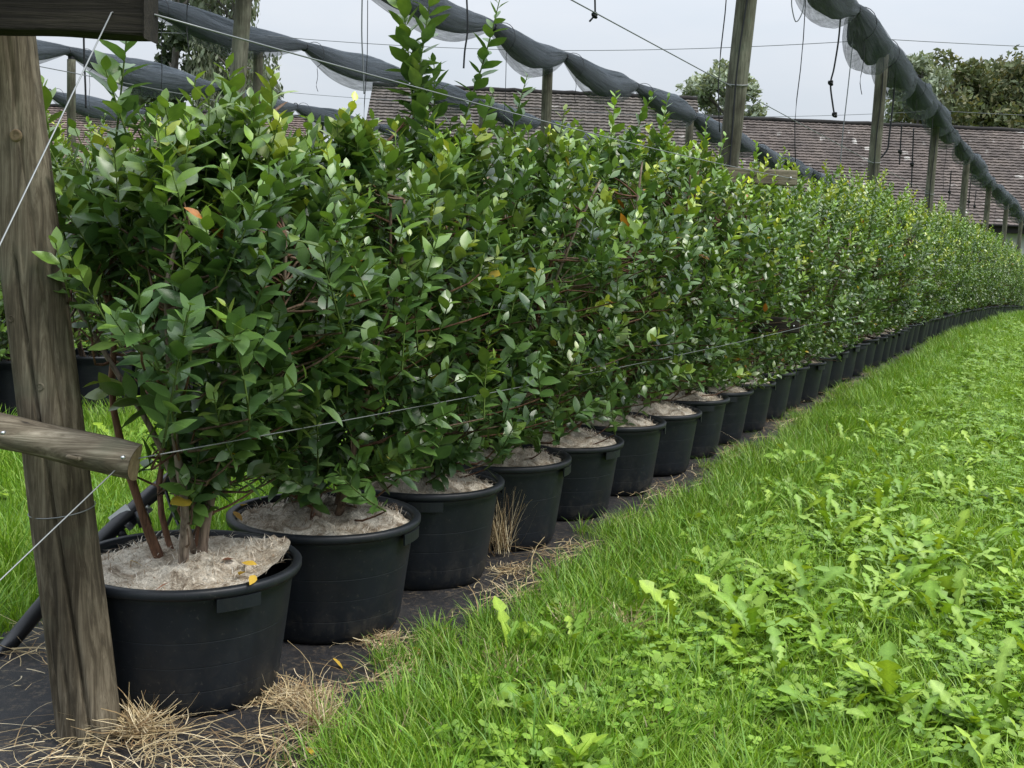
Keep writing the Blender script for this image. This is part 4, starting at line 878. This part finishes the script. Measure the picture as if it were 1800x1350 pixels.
def area_points(r, ybands, xr, extra=None):
    out = []
    for (y0, y1, dens) in ybands:
        ym = np.linspace(y0, y1, 30); wmax = max(xr(v)[1] - xr(v)[0] for v in ym); n = int(dens * (y1 - y0) * wmax)
        y = r.uniform(y0, y1, n); lo = np.array([xr(v)[0] for v in y]); hi = np.array([xr(v)[1] for v in y]); x = lo + r.uniform(0, wmax, n); k = x < hi; out.append(np.stack([x[k], y[k], np.array([zg(v) for v in y[k]])], -1))
    return np.concatenate(out)
r = np.random.default_rng(77)
def edge_noise(y): return .10 * math.sin(y * 3.1) + .07 * math.sin(y * 7.7 + 1) + .05 * math.sin(y * 17.3)
def aisle(v): return (rowx(v) + fab_right(v) + edge_noise(v), max(rowx(v) + .5, .50 * v + .9))
BANDS = [(1.9, 4.5, 420), (4.5, 8, 260), (8, 14, 130), (14, 24, 55), (24, 58, 18)]
P = area_points(r, BANDS, aisle)
dist = P[:, 0] - np.array([rowx(v) + fab_right(v) for v in P[:, 1]])
pn = fbm(P, 4, .55, 3)
longm = r.uniform(0, 1, len(P)) < np.clip(.95 - (dist - .30) * 1.1 + .5 * pn, .05, .97)
sz = 1 + np.clip(P[:, 1] - 8, 0, 30) * .035
scatter('grass', TUFT_LONG, P[longm], (sz * r.uniform(.65, 1.15, len(P)) * np.clip(.62 + 1.1 * dist, .55, 1.0) * np.clip(1.02 - .12 * (dist - .3), .62, 1.05))[longm], 1, 'longer bright green grass along the fabric edge of the aisle')
scatter('grass', TUFT_MAIN, P[~longm], (sz * r.uniform(.75, 1.3, len(P)))[~longm], 2, 'short yellow-green grass of the mown aisle')
P2 = area_points(r, [(1.9, 4.5, 95), (4.5, 8, 62), (8, 14, 34), (14, 30, 12)], lambda v: (aisle(v)[0] + .45, aisle(v)[1]))
keep = fbm(P2, 9, .5, 3) + .25 > r.uniform(-.4, .8, len(P2)); P2 = P2[keep]
scatter('clover', CLOV, P2, r.uniform(.8, 1.35, len(P2)) * (1 + np.clip(P2[:, 1] - 8, 0, 30) * .04), 3, 'low clover leaves spread through the aisle grass')
P3 = area_points(r, [(8.5, 14, 8.5), (14, 24, 5), (24, 50, 2.0)], lambda v: (aisle(v)[0] + .3, aisle(v)[1]))
scatter('weeds', ROS, P3, r.uniform(.9, 1.5, len(P3)) * (1 + np.clip(P3[:, 1] - 10, 0, 30) * .03), 4, 'broad-leaved weeds far down the aisle')
def aisle2(k): return lambda v: (rowx(v, k + 1) + .5, rowx(v, k) - .88 + .6 * edge_noise(v + 9))
P = area_points(r, [(2.6, 7, 170), (7, 14, 90), (14, 26, 25)], aisle2(0)); P = P[P[:, 0] > -.52 * P[:, 1] - .8]
scatter('grass', TUFT_LONG[:4] + TUFT_MAIN, P, r.uniform(.7, 1.2, len(P)) * (1 + np.clip(P[:, 1] - 8, 0, 30) * .03), 5, 'fresh green grass between the front row and the second row')
P = area_points(r, [(6, 12, 5), (12, 24, 3)], aisle2(0)); P = np.concatenate([P, area_points(r, [(2.8, 6, 6)], aisle2(0))]); P = P[P[:, 0] > -.52 * P[:, 1] - .8]
scatter('weeds', ROS, P, r.uniform(.9, 1.5, len(P)), 6, 'broad-leaved weeds between the front row and the second row')
P = area_points(r, [(9, 16, 40), (16, 30, 16)], aisle2(1)); P = P[P[:, 0] > -.52 * P[:, 1] - .8]
scatter('grass', TUFT_LONG[:4], P, r.uniform(1, 1.6, len(P)), 7, 'green grass beyond the second row')
# single broad-leaved weeds, each a plant with its leaves
def weed_plant(x, y, rz, s, seed, label, group, detail=True):
    rr = random.Random(seed); t = empty('dandelion_plant', (x, y, .01), rz); t.scale = (s, s, s); n = rr.randint(6, 9)
    for k in range(n):
        o = bpy.data.objects.new('leaf', DM[rr.randrange(len(DM))]); COL.objects.link(o); o.parent = t; l = rr.uniform(.10, .185)
        o.scale = (l * rr.uniform(.9, 1.3), l, l); o.rotation_euler = (rr.uniform(.0, .85), rr.uniform(-.35, .35), k / n * 6.283 + rr.uniform(-.3, .3)); o.location = (rr.uniform(-.01, .01), rr.uniform(-.01, .01), rr.uniform(.015, .05))
    tag(t, label, 'dandelion', group)
cand = area_points(r, [(2.0, 4.2, 62), (4.2, 6.5, 30), (6.5, 8.8, 13)], lambda v: (aisle(v)[0] + .42, aisle(v)[1])); pr = proj(cand)
cand = cand[(pr[:, 0] > -60) & (pr[:, 0] < 1880) & (pr[:, 1] < 1420)]
keep = 1.3 * fbm(cand, 21, .7, 3) + .50 + .30 * (cand[:, 0] - .6) > r.uniform(-.2, 1.2, len(cand)); cand = cand[keep]; cand = cand[np.argsort(cand[:, 1])][:290]
print('WEEDS', len(cand))
for q, p in enumerate(cand):
    weed_plant(p[0], p[1], r.uniform(0, 6.28), r.uniform(.75, 1.2), q, 'lobed green dandelion rosette growing in the aisle grass', 'dandelions in the aisle')

# ------------------------------------------------------------------ straw, dry clumps and fallen leaves
def straws(r, P, D, Ls, w, up, cols):
    n = len(P); b = MB(); Dn = nrm(D); S = nrm(np.cross(Dn, [0, 0, 1.]) + r.normal(0, .3, (n, 3))) * w * .5 * r.uniform(.6, 1.5, (n, 1)); k = 5; V = []
    bend = np.cross(Dn, [0, 0, 1.]) * r.normal(0, .50, (n, 1))
    for q in range(k):
        u = q / (k - 1); c = P + Dn * (Ls * u)[:, None] + bend * (Ls * u * u)[:, None] + np.array([0, 0, 1.]) * (up * Ls * (u - u * u * 1.05))[:, None]
        c[:, 2] = np.maximum(c[:, 2], .012 + .004 * r.uniform(0, 1, n)); V += [c - S * (1 - .5 * u), c + S * (1 - .5 * u)]
    V = np.stack(V, 1); base = (np.arange(n) * 2 * k)[:, None]; fs = [np.stack([base[:, 0] + 2 * q, base[:, 0] + 2 * q + 1, base[:, 0] + 2 * q + 3, base[:, 0] + 2 * q + 2], -1) for q in range(k - 1)]
    b.add(V.reshape(-1, 3), fs); b.c[-1] = np.repeat(np.array(cols)[r.integers(0, len(cols), n)] * r.uniform(.7, 1.25, (n, 1)), 2 * k, 0)
    return b
SC = [(.46, .36, .20), (.56, .45, .26), (.36, .26, .14), (.24, .16, .085), (.64, .54, .36)]
r = np.random.default_rng(99)
# loose straw along the fabric edge, in heaps
n = 2400; y = 2.4 + 11 * r.uniform(0, 1, n) ** 1.6; hp = np.sin(y * 4.3) + np.sin(y * 9.1 + 1); x = np.array([rowx(v) + fab_right(v) for v in y]) - .02 - np.abs(r.normal(0, .11, n)) + .06
P = np.stack([x, y, .02 + .035 * r.uniform(0, 1, n) * (hp > .2)], -1)[hp > r.uniform(-1.6, 1.0, n)]; n = len(P)
D = np.stack([RD[0] + r.normal(0, .7, n), RD[1] + r.normal(0, .7, n), r.normal(0, .10, n)], -1)
tag(straws(r, P, D, r.uniform(.05, .26, n), .0030, r.uniform(0, .25, n), SC).obj('straw', MAT['straw']), 'loose dry straw lying along the fabric edge beside the front tubs', kind='stuff')
n = 800; a = r.uniform(0, 1, n); y = 2.3 + 2.6 * a; x = np.array([rowx(v) for v in y]) - .35 - r.uniform(0, .5, n) ; P = np.stack([x, y, .02 + .02 * r.uniform(0, 1, n)], -1); P = P[np.sin(P[:, 0] * 7 + P[:, 1] * 5) > -.1]; n = len(P)
tag(straws(r, P, r.normal(size=(n, 3)) * [1, 1, .12], r.uniform(.05, .2, n), .0030, r.uniform(0, .25, n), SC).obj('straw', MAT['straw']), 'loose dry straw on the fabric behind the leaning post', kind='stuff')
n = 300; c0 = gnd(250, 1330); P = np.stack([c0[0] + r.normal(0, .20, n), c0[1] + r.normal(0, .10, n), .02 + .02 * r.uniform(0, 1, n)], -1)
tag(straws(r, P, r.normal(size=(n, 3)) * [1, 1, .12], r.uniform(.05, .2, n), .0030, r.uniform(0, .25, n), SC).obj('straw', MAT['straw']), 'loose dry straw around the foot of the leaning post', kind='stuff')
def dry_clump(px, py, rad, h, nb, label, seed, upright=.38, flop=1.0):
    r = np.random.default_rng(seed); c = gnd(px, py); P = np.stack([r.normal(0, rad * .45, nb), r.normal(0, rad * .35, nb), .01 + h * .35 * r.uniform(0, 1, nb)], -1)
    D = np.stack([r.normal(0, flop, nb), r.normal(0, flop, nb), np.abs(r.normal(upright, .5 if upright > .4 else .10, nb))], -1); b = straws(r, P, D, r.uniform(.3, 1.0, nb) * h * 1.2, .0032, r.uniform(-.6, .3, nb), SC)
    o = b.obj('dry_grass_clump', MAT['straw'], loc=(c[0], c[1], 0)); o['kind'] = 'thing'; tag(o, label, 'dry grass', 'dry grass clumps on the fabric')
dry_clump(245, 1302, .085, .13, 300, 'tangled dry grass clump between the leaning post and first tub', 1)
dry_clump(520, 1240, .12, .09, 420, 'flat dry grass tangle beside the base of the first tub', 2, .15)
dry_clump(668, 1138, .11, .07, 320, 'flat dry grass tangle beside the base of the second tub', 3, .12)
dry_clump(880, 985, .06, .24, 120, 'tall wispy dry grass leaning against the fourth tub', 4, 2.2, .5)
dry_clump(905, 1010, .12, .05, 260, 'flat dry grass tangle before the fourth tub', 5, .12)
dry_clump(1395, 725, .16, .07, 260, 'flat dry grass tangle beside the tubs past the second post', 6, .15)
for q, (px, py) in enumerate(((1010, 1130), (1103, 1130), (880, 1215), (560, 1290))):
    dry_clump(px, py + 6, .04, .12, 200, f'small brown dead tuft in the aisle grass, {ordinal(q + 1)} of the tufts', 30 + q, .7, .9)
FL = []
for c in ((.55, .36, .05), (.50, .30, .08), (.45, .13, .04), (.16, .07, .04)):
    T, Fq, Ft = LT[1]; b = MB(); b.add(T, [Fq, Ft], c); FL.append(b.mesh('fallen_leaf', MAT['dryleaf']))
def fallen(px, py, z, c, s, label):
    p = gnd(px, py, z); o = bpy.data.objects.new('fallen_leaf', FL[c]); COL.objects.link(o); o.location = (p[0], p[1], z + .012); o.scale = (s,) * 3; o.rotation_euler = (random.uniform(-.4, .4), random.uniform(-.4, .4), random.uniform(0, 6.28))
    tag(o, label, 'leaf', 'fallen leaves')
zc_ = TH + .02
for q, (px, py, c) in enumerate(((428, 1012, 0), (448, 1018, 0), (438, 998, 1), (452, 1000, 0), (415, 990, 3), (300, 1030, 2), (228, 992, 0))):
    fallen(px, py, zc_, c, random.uniform(.040, .058), ['yellow', 'tan', 'orange', 'dark brown'][c] + ' fallen leaf on the mulch of the first tub')
for (px, py, c) in ((410, 905, 1), (430, 893, 0)): fallen(px, py, zc_, c, .055, ['yellow', 'tan'][c] + ' fallen leaf on the mulch of the second tub')
for (px, py, c) in ((585, 1163, 0), (728, 1143, 0), (775, 1110, 2), (540, 1320, 0)): fallen(px, py, .03, c, .05, ['yellow', 'tan', 'orange'][c] + ' fallen leaf on the straw beside the tubs')

# ------------------------------------------------------------------ irrigation pipe
p0, p1, p2 = gnd(-120, 1262, .03), at(150, 978, 3.62), at(290, 850, 3.74); p3 = np.array([p2[0] + .12, p2[1] + .25, p2[2] + .06])
p4 = np.array([rowx(4.6) - .40, 4.6, .86])
t = empty('irrigation_pipe', p0); PP = smooth_path([p0, gnd(0, 1150, .06) * .0 + at(0, 1150, 3.52), p1, p2, p3, p4], 40) - p0
b = MB(); b.tube(PP, .027, 16); b.obj('pipe', MAT['pipe'], t)
def ring(pxx, pyy, Y, r, th, mat, nm, ln=.02):
    c = at(pxx, pyy, Y) - p0; d = nrm(p2 - p1); b = MB(); b.tube([c - d * ln / 2, c + d * ln / 2], r, 18); b.obj(nm, MAT[mat], t)
ring(252, 887, 3.705, .035, 0, 'metal', 'clamp', .022); ring(220, 916, 3.68, .035, 0, 'metal', 'clamp', .022); ring(236, 902, 3.693, .032, 0, 'pipe', 'coupling', .085)
c = at(247, 897, 3.66) - p0; b = MB(); b.tube([c, c + np.array([.02, -.01, -.05])], .022, 12); b.obj('outlet', MAT['pipe'], t)
c = at(214, 902, 3.655) - p0; b = MB(); b.box((-.045, -.003, -.014), (.03, .003, .016), R=np.array(Matrix.Rotation(-.7, 3, 'Y')), org=c); b.obj('tag', MAT['tape'], t, smooth=False)
c = at(215, 940, 3.66) - p0; b = MB(); b.tube([c + [-.015, 0, .03], c + [.01, -.008, -.012]], .014, 10); b.obj('tap', MAT['pipe'], t)
tag(t, 'thick black irrigation pipe with metal clamps rising behind the leaning post', 'pipe')
P = [at(x, y, Y) for x, y, Y in ((217, 942, 3.65), (232, 955, 3.62), (258, 956, 3.58), (285, 935, 3.52), (302, 905, 3.48), (312, 870, 3.46), (320, 840, 3.44))]
wire('drip_tube', P, .0055, 'thin black drip tube curving from the pipe into the first bush', 'pipe', 'tube', 8, ns=40)
P = [at(x, y, Y) for x, y, Y in ((290, 858, 3.50), (302, 895, 3.46), (322, 940, 3.40), (340, 975, 3.36), (345, 1005, 3.34))]
wire('drip_tube', P, .0055, 'thin black drip tube running down to the mulch of the first tub', 'pipe', 'tube', 8, ns=40)
sc.cycles.use_denoising = True
sc.cycles.max_bounces = 8; sc.cycles.transparent_max_bounces = 16; sc.cycles.diffuse_bounces = 4; sc.cycles.transmission_bounces = 6
